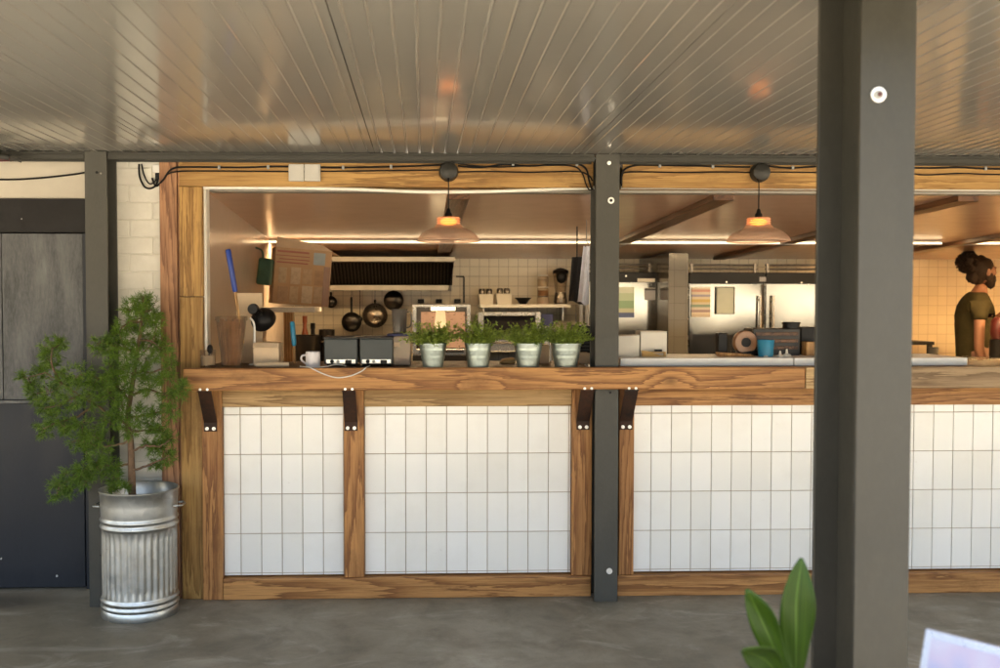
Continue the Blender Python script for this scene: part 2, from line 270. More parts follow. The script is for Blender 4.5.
# ------------------------------------------------------------------ mesh helpers
class G:
    def __init__(s): s.v, s.f, s.uv = [], [], None
    def add(s, vs, fs):
        o = len(s.v); s.v += [Vector(p) for p in vs]; s.f += [tuple(i + o for i in f) for f in fs]; return s
    def box(s, x0, x1, y0, y1, z0, z1, mtx=None):
        vs = [Vector(p) for p in ((x0,y0,z0),(x1,y0,z0),(x1,y1,z0),(x0,y1,z0),(x0,y0,z1),(x1,y0,z1),(x1,y1,z1),(x0,y1,z1))]
        if mtx: vs = [mtx @ p for p in vs]
        return s.add(vs, [(0,3,2,1),(4,5,6,7),(0,1,5,4),(1,2,6,5),(2,3,7,6),(3,0,4,7)])
    def hexa(s, a, b):
        """a, b: two 4-point rings"""
        return s.add(list(a) + list(b), [(3,2,1,0),(4,5,6,7),(0,1,5,4),(1,2,6,5),(2,3,7,6),(3,0,4,7)])
    def tube(s, pts, r, n=8, cap=True):
        pts = [Vector(p) for p in pts]; rs = r if hasattr(r, '__len__') else [r]*len(pts)
        vs, fs = [], []; up = None
        for i, p in enumerate(pts):
            t = (pts[min(i+1, len(pts)-1)] - pts[max(i-1, 0)]).normalized()
            if up is None: up = t.orthogonal().normalized()
            else: up = (up - t*up.dot(t)).normalized() if (up - t*up.dot(t)).length > 1e-6 else t.orthogonal().normalized()
            q = t.cross(up)
            vs += [p + (up*math.cos(a) + q*math.sin(a))*rs[i] for a in (2*math.pi*k/n for k in range(n))]
        for i in range(len(pts)-1):
            fs += [(i*n+k, i*n+(k+1) % n, (i+1)*n+(k+1) % n, (i+1)*n+k) for k in range(n)]
        if cap: fs += [tuple(range(n))[::-1], tuple((len(pts)-1)*n+k for k in range(n))]
        return s.add(vs, fs)
    def lathe(s, prof, c=(0,0,0), n=32, mod=None, axis='Z', close=False):
        c = Vector(c); vs, fs = [], []
        for r, z in prof:
            for k in range(n):
                a = 2*math.pi*k/n; rr = max(r, 1e-5) + (mod(a, z) if mod and r > 1e-4 else 0)
                p = (rr*math.cos(a), rr*math.sin(a), z)
                vs.append(c + Vector(p if axis == 'Z' else (p[0], -p[2], p[1]) if axis == 'Y' else (p[2], p[0], p[1])))
        for i in range(len(prof)-1):
            fs += [(i*n+k, i*n+(k+1) % n, (i+1)*n+(k+1) % n, (i+1)*n+k) for k in range(n)]
        return s.add(vs, fs)
    def ball(s, c, r, n=16, m=10, sc_=(1,1,1), jit=0):
        c = Vector(c); vs, fs = [], []
        for i in range(m+1):
            t = math.pi*i/m
            for k in range(n):
                a = 2*math.pi*k/n; d = Vector((math.sin(t)*math.cos(a), math.sin(t)*math.sin(a), math.cos(t)))
                q = r*(1 + (jit*mnoise.noise(d*2.3 + c*9) if jit else 0))
                vs.append(c + Vector((d.x*sc_[0], d.y*sc_[1], d.z*sc_[2]))*q)
        for i in range(m): fs += [(i*n+k, (i+1)*n+k, (i+1)*n+(k+1) % n, i*n+(k+1) % n) for k in range(n)]
        return s.add(vs, fs)
    def prism(s, poly, y0, y1):
        """poly: list of (x, z); extruded from y0 to y1"""
        n = len(poly); vs = [(x, y0, z) for x, z in poly] + [(x, y1, z) for x, z in poly]
        return s.add(vs, [tuple(range(n)), tuple(range(2*n-1, n-1, -1))] + [(k, k+n, (k+1) % n + n, (k+1) % n) for k in range(n)])
    def build(s, name, mat, parent=None, bevel=0, smooth=None, seg=2, weld=False):
        off = parent['_o'] if parent is not None else (0, 0, 0)
        off = Vector(off); me = bpy.data.meshes.new(name)
        me.from_pydata([p - off for p in s.v], [], s.f); me.update()
        bm = bmesh.new(); bm.from_mesh(me)
        if weld: bmesh.ops.remove_doubles(bm, verts=bm.verts, dist=1e-4)
        bmesh.ops.recalc_face_normals(bm, faces=bm.faces)
        if bevel: bmesh.ops.bevel(bm, geom=list(bm.edges), offset=bevel, segments=seg, affect='EDGES', profile=.5, clamp_overlap=True)
        bm.to_mesh(me); bm.free()
        if smooth:
            me.polygons.foreach_set('use_smooth', [True]*len(me.polygons)); me.set_sharp_from_angle(angle=R(smooth))
        me.materials.append(mat if not isinstance(mat, str) else M[mat])
        o = bpy.data.objects.new(name, me); COL.objects.link(o)
        if parent is not None: o.parent = parent
        o['_o'] = tuple(off)
        return o
def tag(o, label, cat, group=None, kind=None):
    if label: o['label'] = label
    if cat: o['category'] = cat
    if group: o['group'] = group
    if kind: o['kind'] = kind
    return o
def thing(name, label, cat, loc=(0,0,0), group=None):
    o = bpy.data.objects.new(name, None); o.empty_display_size = .1; COL.objects.link(o); o.location = loc; o['_o'] = tuple(loc)
    return tag(o, label, cat, group)
def mk(name, label, cat, g, mat, group=None, **kw):
    return tag(g.build(name, mat, None, **kw), label, cat, group)
def struct(name, g, mat, **kw): return tag(g.build(name, mat, None, **kw), None, None, kind='structure')
def dup(o, parent=None, loc=None):
    c = o.copy(); COL.objects.link(c); c.parent = parent
    if loc is not None: c.location = loc
    for ch in list(o.children): dup(ch, c)
    return c
def bez(pts, n=8):
    """smooth polyline through points"""
    pts = [Vector(p) for p in pts]; out = []
    for i in range(len(pts)-1):
        p0, p1, p2, p3 = pts[max(i-1, 0)], pts[i], pts[i+1], pts[min(i+2, len(pts)-1)]
        for k in range(n):
            t = k/n; out.append(.5*((2*p1) + (p2-p0)*t + (2*p0-5*p1+4*p2-p3)*t*t + (3*p1-p0-3*p2+p3)*t**3))
    return out + [pts[-1]]
def px_box(x0, x1, ytop, ybot, Y, depth):
    """box whose front face fills a photo rectangle at depth plane Y"""
    a, b = P(x0, ybot, Y), P(x1, ytop, Y); return (a.x, b.x, Y, Y+depth, a.z, b.z)

# ------------------------------------------------------------------ ground
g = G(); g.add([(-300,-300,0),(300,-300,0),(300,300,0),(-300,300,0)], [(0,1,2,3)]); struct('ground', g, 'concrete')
g = G(); g.add([(-60,-60,.004),(60,-60,.004),(60,-4.4,.004),(-60,-4.4,.004)], [(0,1,2,3)]); struct('bounce_ground', g, 'bounce')  # unseen pale ground behind the camera, added to bounce sunlight under the canopy

# ------------------------------------------------------------------ canopy
CZ = 2.092; PITCH = .94; X0 = -.222
roof = thing('canopy_roof', 'ribbed pale metal canopy ceiling over the forecourt with dark panel joints', 'canopy', (0, -2, CZ))
YF, YB = -3.0, .33
for k in range(-6, 9):
    xa, xb = X0 + k*PITCH + .0016, X0 + (k+1)*PITCH - .0016
    prof = [(xa, .05), (xa, 0)]; n = 16; w = (xb-xa)/n
    for i in range(n):
        c = xa + (i+.5)*w
        prof += [(c-.0042, 0), (c-.0018, -.0028), (c+.0018, -.0028), (c+.0042, 0)]
    prof += [(xb, 0), (xb, .05)]
    g = G(); g.prism([(x, CZ+z) for x, z in prof], YF, YB); g.build('roof_panel', 'panel', roof)
g = G(); g.box(X0-6*PITCH, X0+9*PITCH, YF, YB, CZ+.054, CZ+.09); g.build('roof_deck', 'seam', roof)
g = G(); g.box(X0-6*PITCH, X0+9*PITCH, YF-.06, YF-.003, CZ-.09, CZ+.12); g.build('front_fascia', 'steel_paint', roof, bevel=.004)
def eave(x0, x1):
    g = G(); g.prism([(0, 0)], 0, 0) if False else None
    g = G(); g.box(x0, x1, -.085, -.005, CZ-.012, CZ-.002); g.box(x0, x1, -.0045, .004, CZ-.036, CZ-.002); g.box(x0, x1, -.085, -.077, CZ-.036, CZ-.0125)
    return g
for a, b in ((-6, -1.541), (-1.434, .793), (.908, 8)): eave(a, b).build('eaves_angle', 'steel_paint', roof, bevel=.0015)

# ------------------------------------------------------------------ steel posts (I sections)
def i_section(x0, x1, y0, dep, z0, z1, tf=.012, tw=.009):
    xm = (x0+x1)/2; g = G()
    g.box(x0, x1, y0, y0+tf, z0, z1); g.box(x0, x1, y0+dep-tf, y0+dep, z0, z1); g.box(xm-tw/2, xm+tw/2, y0+tf+.0005, y0+dep-tf-.0005, z0, z1); return g
def stud(c, r, mat='bolt', name='bolt', parent=None, ring=True):
    g = G(); g.lathe([(0, .006), (r*.35, .006), (r*.4, .0045), (r, .004), (r, 0)], c, 20, axis='Y')
    return g.build(name, mat, parent, smooth=40)
def post(label, x0, x1, y0, dep, z0, holes, name='steel_post', paint='post_paint'):
    t = thing(name, label, 'post', ((x0+x1)/2, y0+dep/2, 0))
    i_section(x0, x1, y0, dep, z0, CZ-.002, ).build('steel_section', paint, t, bevel=.0015)
    for (px, py, r, m, nm) in holes: stud(P(px, py, y0-(.0062 if m == 'redplastic' else .0042 if m in ('black', 'greyplastic') and r > .0065 else .0005)), r, m, nm, t)
    return t
a, b = P(86, 300, -.09).x, P(108, 300, -.09).x
post('dark grey steel post between the black door and the painted bricks', a, b, -.09, .15, .002, [(97, 172.5, .006, 'black', 'bolt_hole'), (101, 173.5, .004, 'pale', 'bolt'), (101, 555, .004, 'black', 'bolt_hole')])
a, b = P(595.5, 300, -.088).x, P(619, 300, -.088).x
post('dark grey steel post dividing the two serving openings', a, b, -.088, .15, .002, [(609, 163, .009, 'bolt', 'bolt'), (611, 200.5, .015, 'bolt', 'washer'), (611, 200.5, .007, 'black', 'bolt_hole'), (610, 392.5, .006, 'black', 'bolt_hole'), (609.3, 571, .014, 'bolt', 'bolt')])
yc = -2.68; a, b = P(858, 300, yc).x, P(913, 300, yc).x
colm = post('large grey steel column standing nearest the camera, under the canopy', a, b, yc, .214, .002, [(878, 95, .0150, 'bolt', 'washer'), (878, 95, .0088, 'greyplastic', 'bolt'), (879.2, 94.6, .0048, 'redplastic', 'bolt')], 'steel_column', 'steel_paint')
g = G(); g.box(a-.05, b+.05, yc-.05, yc+.264, 0, .0018); g.build('base_plate', 'steel_paint', colm)

# ------------------------------------------------------------------ serving counter
CT, CB = 1.105, 1.003
cnt = thing('serving_counter', 'long timber serving counter faced with upright white tiles', 'counter', (.8, 0, 0))
XL = P(183, 380, -.14).x; XE = P(805.5, 380, -.14).x; XF = P(815.5, 380, -.14).x
def rough_beam(x0, x1, y0, y1, z0, z1, n=24, amp=.0022, seed=0):
    """sawn timber with a slightly uneven face and edges"""
    g = G(); ring = [(y0, z0), (y1, z0), (y1, z1), (y0, z1)]; vs, fs = [], []
    for i in range(n+1):
        x = x0 + (x1-x0)*i/n
        for j, (y, z) in enumerate(ring):
            q = mnoise.noise(Vector((x*3.1+seed, j*5.3, seed*1.7)))*amp if j in (0, 3) else 0
            vs.append((x, y + (q if 0 < i < n else 0), z + q*.8))
    for i in range(n): fs += [(i*4+k, i*4+(k+1) % 4, (i+1)*4+(k+1) % 4, (i+1)*4+k) for k in range(4)]
    fs += [(0,1,2,3), (n*4+3, n*4+2, n*4+1, n*4)]
    g.add(vs, fs); return g
rough_beam(XL, XE-.001, -.14, -.0925, CB, CT, seed=1).build('counter_beam', 'beam_x', cnt, bevel=.004)
rough_beam(XE+.001, XF, -.143, -.0925, CB+.002, CT+.001, 3, seed=2).build('counter_beam', 'end', cnt, bevel=.003)
rough_beam(XF+.002, 5.2, -.141, -.0925, CB+.003, CT, seed=3).build('counter_beam', 'grey_x', cnt, bevel=.004)
xl = P(203, 380, 0).x
pl, pr = P(592, 300, -.09).x, P(622, 300, -.09).x
for x0, x1 in ((xl, pl), (pr, 5.2)):
    g = G(); g.box(x0, x1, -.092, .46, CT-.04, CT-.004); g.build('worktop', 'top', cnt, bevel=.002)
g = G(); g.box(xl, 5.2, .44, .458, .007, CT-.042); g.build('back_panel', 'toasterside', cnt)  # unseen dark board, added to darken the reflection in the fridge doors
# legs, rails, tiles
LEGS = [(202, 222), (344, 364), (572, 592), (619, 634), (852, 872), (1110, 1130)]
legs = [(P(a, 480, 0).x, P(b, 480, 0).x) for a, b in LEGS]
RT, RB0 = .913, .103
for i, (x0, x1) in enumerate(legs):
    g = G(); ztop = CB-.001
    g.box(x0, x1, 0, .075, .101 if 0 < i else .0, ztop); g.build('leg', 'beam_z', cnt, bevel=.004)
gaps = [(legs[i][1], legs[i+1][0]) for i in range(5) if i != 2]
for i, (x0, x1) in enumerate(gaps):
    rough_beam(x0+.001, x1-.001, .006, .07, RT, CB-.001, 10, .0015, 9+i).build('top_rail', 'pale_x' if i < 2 else 'beam_x', cnt, bevel=.003)
    # tile panel with real tiles
    y0 = .036
    bx = G(); bx.box(x0, x1, y0+.006, .066, RB0+.003, RT-.001); pan = bx.build('tile_panel', 'grout', cnt)
    t = G(); tw, th, gp = .0975, .189, .0034
    ph = {0: P(240.6, 480, y0).x, 1: P(385.3, 480, y0).x, 2: P(650.9, 480, y0).x, 3: P(932.8, 480, y0).x}[i]
    zr = P(300, 454.2, y0).z
    xs = ph - math.ceil((ph-x0)/tw)*tw
    while xs < x1:
        zz = zr - 6*th
        while zz < RT:
            ax, bx_, az, bz = max(xs+gp/2, x0+.002), min(xs+tw-gp/2, x1-.002), max(zz+gp/2, RB0+.005), min(zz+th-gp/2, RT-.002)
            if bx_-ax > .006 and bz-az > .006:
                dy = random.uniform(-.0004, .0004); tl = random.uniform(-.0006, .0006)
                t.hexa([(ax, y0+dy, az), (bx_, y0+dy+tl, az), (bx_, y0+.006, az), (ax, y0+.006, az)], [(ax, y0+dy, bz), (bx_, y0+dy+tl, bz), (bx_, y0+.006, bz), (ax, y0+.006, bz)])
            zz += th
        xs += tw
    t.build('glazed_tile_face', 'tile', pan, bevel=.0012, seg=2)
for x0, x1, m, s in ((legs[0][1]+.001, .80, 'beam_x', 5), (.80+.125, 5.2, 'beam_x', 6)):
    rough_beam(x0, x1, -.004, .09, .0, .1, 20, .002, s).build('bottom_rail', m, cnt, bevel=.005)
# iron strap brackets
def bracket(px):
    x0, x1 = P(px-6.5, 430, -.004).x, P(px+6.5, 430, -.004).x; t = .005
    pr_ = [(-.0005, .80), (-.0005, .845), (-.118, CB-.002), (-.138, CB-.0005), (-.138, CB-.0065), (-.122, CB-.008), (-.0065, .842), (-.0065, .80)]
    g = G(); n = len(pr_); vs = [(x0, y, z) for y, z in pr_] + [(x1, y, z) for y, z in pr_]
    g.add(vs, [tuple(range(n)), tuple(range(2*n-1, n-1, -1))] + [(k, k+n, (k+1) % n+n, (k+1) % n) for k in range(n)])
    br = g.build('strap_bracket', 'iron', cnt, bevel=.0008)
    for s in (-.0155, .0165):
        stud(((x0+x1)/2+s, -.0067, .8135), .0085, 'bolt', 'bolt', br)
        stud(((x0+x1)/2+s, -.1385, CB+.006), .0062, 'bolt', 'bolt', br)
for px in (210.5, 351, 583, 626, 862): bracket(px)
# white ledge on the right opening
lz = P(700, 358.2, .03).z
for a, b in ((620.5, 793.4), (794.6, 967.5)):
    g = G(); g.box(P(a, 360, .03).x, P(b, 360, .03).x, .03, .42, CT-.0035, lz); g.build('white_ledge', 'whitep', cnt, bevel=.002)

# ------------------------------------------------------------------ timber frame of the opening
frm = thing('hatch_frame', 'amber timber frame of boards round the serving openings', 'frame', (-1.1, .03, 0))
xo0, xo1, xi1 = P(160.5, 300, .03).x, P(180.5, 300, .03).x, P(203.5, 300, .03).x
HB, HT = 1.948, CZ-.004
g = G(); g.box(xo0, xo1-.012, .026, .12, 0, HT); g.build('jamb_board', 'pink_z', frm, bevel=.003)
g = G(); g.box(xo1-.0105, xo1-.001, .034, .12, 0, HT); g.build('jamb_board', 'pink_z', frm, bevel=.002)
g = G(); g.box(xo1, xi1, .018, .12, 0, 1.43); g.build('jamb_board', 'amber_z', frm, bevel=.003)
g = G(); g.box(xo1, xi1, .0185, .12, 1.4325, HB-.002); g.build('jamb_board', 'amber_z', frm, bevel=.003)
rough_beam(xo1, P(593, 170, .03).x, .02, .12, HB, HT-.005, seed=11).build('header_beam', 'amber_x', frm, bevel=.003)
rough_beam(P(622, 170, .03).x, 5.2, .02, .12, HB, HT-.005, seed=12).build('header_beam', 'amber_x', frm, bevel=.003)
# rolled shutter case behind the header and the pale trim below it
g = G(); g.box(xi1+.01, 5.2, .13, .2, HB-.012, HB+.1); g.build('shutter_case', 'pale', frm)
def trim(pts, r=.0085):
    g = G(); g.tube(bez([P(x, y, .045) for x, y in pts], 10), r, 8); g.build('pale_trim', 'lightboard', frm, smooth=50)
trim([(203.5, 187.6), (300, 188.2), (360, 189.5), (420, 191.8), (480, 191.6), (540, 189.8), (594, 187.6)]); trim([(621, 187.2), (700, 187.6), (815, 188.2), (1000, 189.6), (1180, 190)])
g = G(); g.box(P(204, 300, .06).x, P(207.5, 300, .06).x, .05, .12, CT-.003, HB-.004); g.build('pale_trim', 'lightboard', frm, bevel=.002)

# ------------------------------------------------------------------ walls at left, door
def brickwall():
    g = G(); x0, x1 = P(112, 300, .06).x, xo0-.003; bh, gp = .0815, .004; z = .003; row = 0
    while z < CZ-.01:
        off = (row % 2)*.11 + .03; x = x0 - off
        while x < x1:
            a, b = max(x+gp/2, x0), min(x+.225-gp/2, x1)
            if b-a > .012:
                q = [random.uniform(-.0035, .0035) for _ in range(4)]; zt = min(z+bh-gp, CZ-.006)
                g.hexa([(a, .06+q[0]*.6, z), (b, .06+q[1], z), (b, .10, z), (a, .10, z)], [(a, .06+q[2], zt), (b, .06+q[3], zt), (b, .10, zt), (a, .10, zt)])
            x += .225
        z += bh; row += 1
    return g, x0, x1
m_, nt_, b_ = new_mat('painted_brick'); v_ = coords(nt_); f1 = noise(nt_, v_, 9, 6, .65); f2 = noise(nt_, v_, 70, 5, .7)
nt_.links.new(mix(nt_, ramp(nt_, f1, [(.35, 0), (.75, .8)]), (.74, .71, .64), (.60, .565, .49)), b_.inputs['Base Color']); b_.inputs['Roughness'].default_value = .6; bump(nt_, b_, f2, .5, .004); M['pbrick'] = m_
t = thing('brick_wall', 'narrow strip of white painted brick wall behind the conifer', 'wall', (-1.33, .1, 0))
g, bx0, bx1 = brickwall(); g.build('brick_courses', 'pbrick', t, bevel=.004)
g = G(); g.box(bx0, bx1, .0655, .25, 0, CZ-.006); g.build('mortar', 'pbrick', t)
DW = .2
g = G(); g.box(-6, P(90, 180, DW).x, DW, DW+.1, P(40, 198.5, DW).z, CZ-.004); g.box(-6, P(0, 300, DW).x-.5, DW, DW+.1, 0, P(40, 198.5, DW).z-.001)
mk('rendered_wall', 'cream rendered wall above the black door lintel', 'wall', g, 'cream')
g = G(); g.box(P(84, 300, .27).x, bx0+.12, .3055, .4, 0, CZ-.006); g.box(bx0-.09, bx0-.0005, .2505, .305, 0, CZ-.006); g.build('light_leak_filler', 'pbrick', t)  # unseen wall infill, added to block light leaking in behind the post
t = thing('stable_door', 'black painted stable door with scuffed pale grey upper leaf', 'door', (-1.85, DW, 0))
xd0, xd1, xd2 = P(1.5, 300, DW).x, P(82.5, 300, DW).x, P(88, 300, DW).x
zl0, zl1, zm = P(40, 232.5, DW).z, P(40, 198.5, DW).z, P(40, 401, DW).z
g = G(); g.box(xd0-.45, xd2, DW-.02, DW+.1, zl0, zl1-.002); g.build('lintel', 'lintel', t, bevel=.002)
g = G(); g.box(xd1+.003, xd2, DW+.0, DW+.1, 0, zl0-.002); g.build('jamb', 'doorlow', t, bevel=.002)
g = G(); g.box(xd0, xd1, DW+.01, DW+.05, zm+.006, zl0-.004); up = g.build('upper_leaf', 'doorup', t, bevel=.003)
g = G(); g.box(xd0-.45, xd0-.004, DW+.012, DW+.05, zm+.006, zl0-.004); g.build('upper_leaf', 'doorup', t, bevel=.003)
g = G(); g.box(xd0-.45, xd1, DW-.004, DW+.05, .012, zm-.012); lo = g.build('lower_leaf', 'doorlow', t, bevel=.003)
g = G(); g.box(xd0-.45, xd1, DW-.012, DW+.05, zm-.0115, zm+.005); g.build('drip_ledge', 'doorup', t, bevel=.002)
g = G(); g.box(xd0-.45, xd2, DW+.052, DW+.1, 0, zl0); g.build('back_board', 'lintel', t)

# ------------------------------------------------------------------ cables, boxes, pendants
def cable(label, pts, r=.0045, y=None, name='cable', mat='cable', n=8, cat='cable', clips=(), group='black cables on the timber header'):
    q = [P(p[0], p[1], p[2] if len(p) > 2 else y) for p in pts]
    g = G(); g.tube(bez(q, n), r, 8); o = mk(name, label, cat, g, mat, group, smooth=60)
    for cx, cy in clips:
        c = P(cx, cy, y-.004); k = G(); k.box(c.x-.006, c.x+.006, c.y-.002, .02, c.z-.009, c.z+.009); k.build('cable_clip', 'greyplastic', o, bevel=.002)
    return o
Yh = .012
cable('upper black cable clipped along the left header timber', [(152, 178, .05), (156, 186, .045), (163, 180, .02), (172, 169), (190, 167), (240, 167.5), (280, 166.5), (340, 167.5), (400, 166.5), (442, 165)], y=Yh, clips=[(219, 167.3), (268, 167), (343, 167.5), (391, 166.7)])
cable('lower black cable along the left header timber', [(165, 176, .02), (174, 172), (200, 171), (285, 171.5), (360, 171), (440, 170)], r=.0035, y=Yh)
cable('black cable hanging in two loops over the painted bricks', [(139, 164), (139.5, 176), (144, 186), (150, 188.5), (156, 185), (158, 177)], r=.0045, y=.045)
cable('shorter black cable loop beside the small white box', [(141.5, 164), (144, 175), (149, 183.5), (154.5, 182), (157, 176)], r=.0035, y=.047)
cable('wavy upper black cable between first pendant and middle post', [(458, 166), (480, 167.5), (505, 164.5), (530, 166), (560, 164), (577, 164), (586, 169), (589, 180), (591.5, 188), (593.5, 189)], y=Yh, clips=[(513, 165.2), (577, 164)])
cable('second wavy black cable running into the middle post', [(458, 163.5), (476, 166), (500, 167), (540, 165.5), (572, 166), (582, 173), (586, 184), (589, 189.5), (592.5, 189)], r=.0035, y=.004)
cable('straight lower black cable towards the middle post', [(458, 172), (490, 171.5), (530, 172.3), (575, 171.5), (588, 175), (592.5, 181)], r=.0035, y=Yh)
cable('upper black cable leaving the middle post to the right', [(621, 184), (622.5, 172), (632, 166), (650, 165), (700, 166), (740, 167), (750, 167)], y=Yh, clips=[(660, 165.4), (713, 166.3)])
cable('lower black cable leaving the middle post to the right', [(621.5, 186), (622, 176), (630, 172), (680, 172.5), (720, 172), (752, 172.5)], r=.0035, y=Yh)
cable('upper black cable past the second pendant', [(768, 166), (790, 168), (830, 166), (880, 167), (930, 168), (960, 167.5), (1000, 169), (1100, 169)], y=Yh, clips=[(793, 167.6), (986, 168.4)])
cable('lower black cable past the second pendant', [(768, 172), (820, 172.5), (900, 173), (925, 175), (960, 173.5), (1000, 174.5), (1100, 174)], r=.0035, y=Yh)
cable('sagging black cable across the cream wall over the door', [(-60, 177), (0, 179.5), (30, 178.8), (60, 176), (86, 172.2), (108, 165)], r=.0045, y=DW-.01, group=None)
t = thing('junction_box', 'white twin plastic junction box on the header timber', 'junction box', P(304, 172, .01))
for a, b in ((288.5, 303.8), (304.3, 320.3)):
    bx = px_box(a, b, 164, 181, -.004, .0235); g = G(); g.box(*bx); g.build('box_cover', 'boxgrey', t, bevel=.004); g = G(); g.box(bx[0]+.008, bx[1]-.008, bx[2]-.0018, bx[2]-.0003, bx[4]+.008, bx[5]-.008); g.build('box_lid', 'boxgrey', t, bevel=.001)
bx = px_box(152.5, 161, 164.5, 172.5, .03, .03); g = G(); g.box(*bx)
bx2 = px_box(155, 159.5, 172.8, 179, .035, .02); t = thing('cable_socket', 'small white socket with black plug over the painted bricks', 'socket', P(157, 170, .03))
g.build('socket_body', 'white', t, bevel=.003); g = G(); g.box(*bx2); g.build('plug', 'black', t, bevel=.003)
c = P(0, 160, -.2)
t = thing('cable_bundle', 'red cable end bound with dark tape under the canopy edge at far left', 'cable', c)
g = G(); g.tube([P(-30, 155, -.2), P(0, 159.5, -.2), P(13, 159.5, -.2)], .0095, 10); g.build('red_sleeve', 'redplastic', t, smooth=60)
g = G()
for k in range(7): g.tube(bez([P(8+k*.4, 156+k*.9, -.205), P(14, 157+random.uniform(-1, 3), -.21), P(19+random.uniform(0, 3), 157.5+k*.8, -.205)], 5), .0035, 6)
g.tube([P(-40, 146, -.2), P(0, 156, -.2), P(10, 158, -.2)], .016, 10); g.build('tape_wrap', 'steel_dark', t, smooth=60)

def pendant(px, pyr, label, prof_y):
    Y = -.06; c = P(px, pyr, Y); t = thing('pendant_lamp', label, 'pendant lamp', c, 'glass pendant lamps over the counter')
    k = .00466
    g = G(); q = P(px, pyr, .018); g.lathe([(0, .052), (.030, .05), (.040, .044), (.044, .03), (.046, .0), (0, 0)], q, 28, axis='Y'); g.build('ceiling_rose', 'steel_dark', t, smooth=40)
    g = G(); g.tube(bez([(c.x, -.03, c.z-.025), (c.x, -.055, c.z-.04), (c.x, Y, c.z-.07), (c.x, Y, c.z-38*k)], 6), .0028, 8); g.build('cord', 'cable', t, smooth=60)
    z0 = c.z - 36*k
    g = G(); g.lathe([(0, 0), (.006, 0), (.009, -.008), (.011, -.018), (.017, -.026), (.018, -.045), (.012, -.047), (0, -.047)], (c.x, Y, z0), 20); g.build('lamp_holder', 'black', t, smooth=40)
    zs = z0 - .040
    pr_ = [(.014, 0), (.050, -.002), (.053, -.006), (.053, -.030), (.055, -.036), (.062, -.040), (.068, -.050), (.079, -.053), (.083, -.0575), (.092, -.059), (.100, -.0635), (.108, -.067), (.117, -.0735), (.124, -.079), (.131, -.0865), (.136, -.092), (.140, -.099), (.143, -.104), (.143, -.112), (.140, -.112)]
    inn = [(r-.003, z-.002) for r, z in pr_[:-2]][::-1]
    g = G(); g.lathe(pr_, (c.x, Y, zs), 48); g.build('glass_shade', 'shade', t, smooth=40)
    g = G(); g.tube([(c.x+.1425*math.cos(2*math.pi*k/48), Y+.1425*math.sin(2*math.pi*k/48), zs-.110) for k in range(49)], .0032, 8); g.build('shade_rim', 'rimglass', t, smooth=60)
    for zr_ in (-.008, -.020, -.030): g = G(); g.tube([(c.x+.054*math.cos(2*math.pi*k/36), Y+.054*math.sin(2*math.pi*k/36), zs+zr_) for k in range(37)], .0022, 6); g.build('neck_ring', 'rimglass', t, smooth=60)
    g = G(); g.lathe([(0, -.004), (.014, -.006), (.034, -.012), (.040, -.020), (.036, -.030), (.02, -.036), (0, -.038)], (c.x, Y, zs), 20); g.build('bulb', 'bulb', t, smooth=60)
    return t
pendant(448.5, 172, 'lit amber glass pendant lamp nearer the conifer, over the pots', 0)
pendant(759, 173, 'lit amber glass pendant lamp beside the large steel column', 0)

# ------------------------------------------------------------------ dustbin planter and conifer
bc = Vector((P(140.3, 600, -.165).x, -.165, 0)); BH = .565; br0 = .168
t = thing('dustbin_planter', 'corrugated galvanised dustbin used as a planter on the concrete', 'dustbin', bc)
prof = [(.0, .004), (.160, .004), (.166, .0), (.168, .006), (.166, .038)]
def bead(z, h=.011, a=.006, r=.165): return [(r, z-h), (r+a*.7, z-h*.5), (r+a, z), (r+a*.7, z+h*.5), (r, z+h)]
prof += bead(.05) + bead(.077) + [(.164, .094)]
prof += [(.164, .096 + i*(.392-.096)/14) for i in range(15)] + bead(.407) + bead(.436) + [(.166, .452), (.168, .50), (.170, BH-.008), (.174, BH-.004), (.174, BH+.002), (.170, BH+.004), (.166, BH), (.162, BH-.06), (.15, BH-.1), (.0, BH-.1)]
def flute(a, z):
    if .1 < z < .39:
        w = min(1, (z-.1)/.012, (.39-z)/.012); return -.0065*w*(.5+.5*math.cos(a*34))
    return 0
g = G(); g.lathe(prof, bc, 272, flute); g.build('bin_body', 'galv', t, smooth=50)
for s in (-1, 1):
    g = G(); zc = .492
    q = [(bc.x+s*.165, bc.y-.045, zc), (bc.x+s*.186, bc.y-.044, zc+.002), (bc.x+s*.196, bc.y-.03, zc), (bc.x+s*.198, bc.y, zc), (bc.x+s*.196, bc.y+.03, zc), (bc.x+s*.186, bc.y+.044, zc+.002), (bc.x+s*.165, bc.y+.045, zc)]
    g.tube(bez(q, 5), .0048, 8); g.build('handle', 'galv', t, smooth=60)
g = G(); g.lathe([(0, .012), (.05, .009), (.1, .012), (.158, .0)], (bc.x, bc.y, BH-.085), 32); g.build('soil', 'soil', t, smooth=60)

tr = thing('conifer_tree', 'small airy conifer with feathery needle tufts growing in the dustbin', 'tree', (bc.x, bc.y, BH-.08))
base = Vector((bc.x-.03, bc.y, BH-.08))
Yt = bc.y
trunk = bez([base, P(131.5, 470, Yt), P(130.5, 440, Yt), P(127.5, 420, Yt+.01), P(133, 380, Yt-.01), P(139, 340, Yt), P(143, 312, Yt), P(143, 296, Yt)], 6)
g = G(); n_ = len(trunk); g.tube(trunk, [.0165*(1-.85*i/(n_-1)) + .0015 for i in range(n_)], 10); g.build('trunk', 'bark', tr, smooth=60)
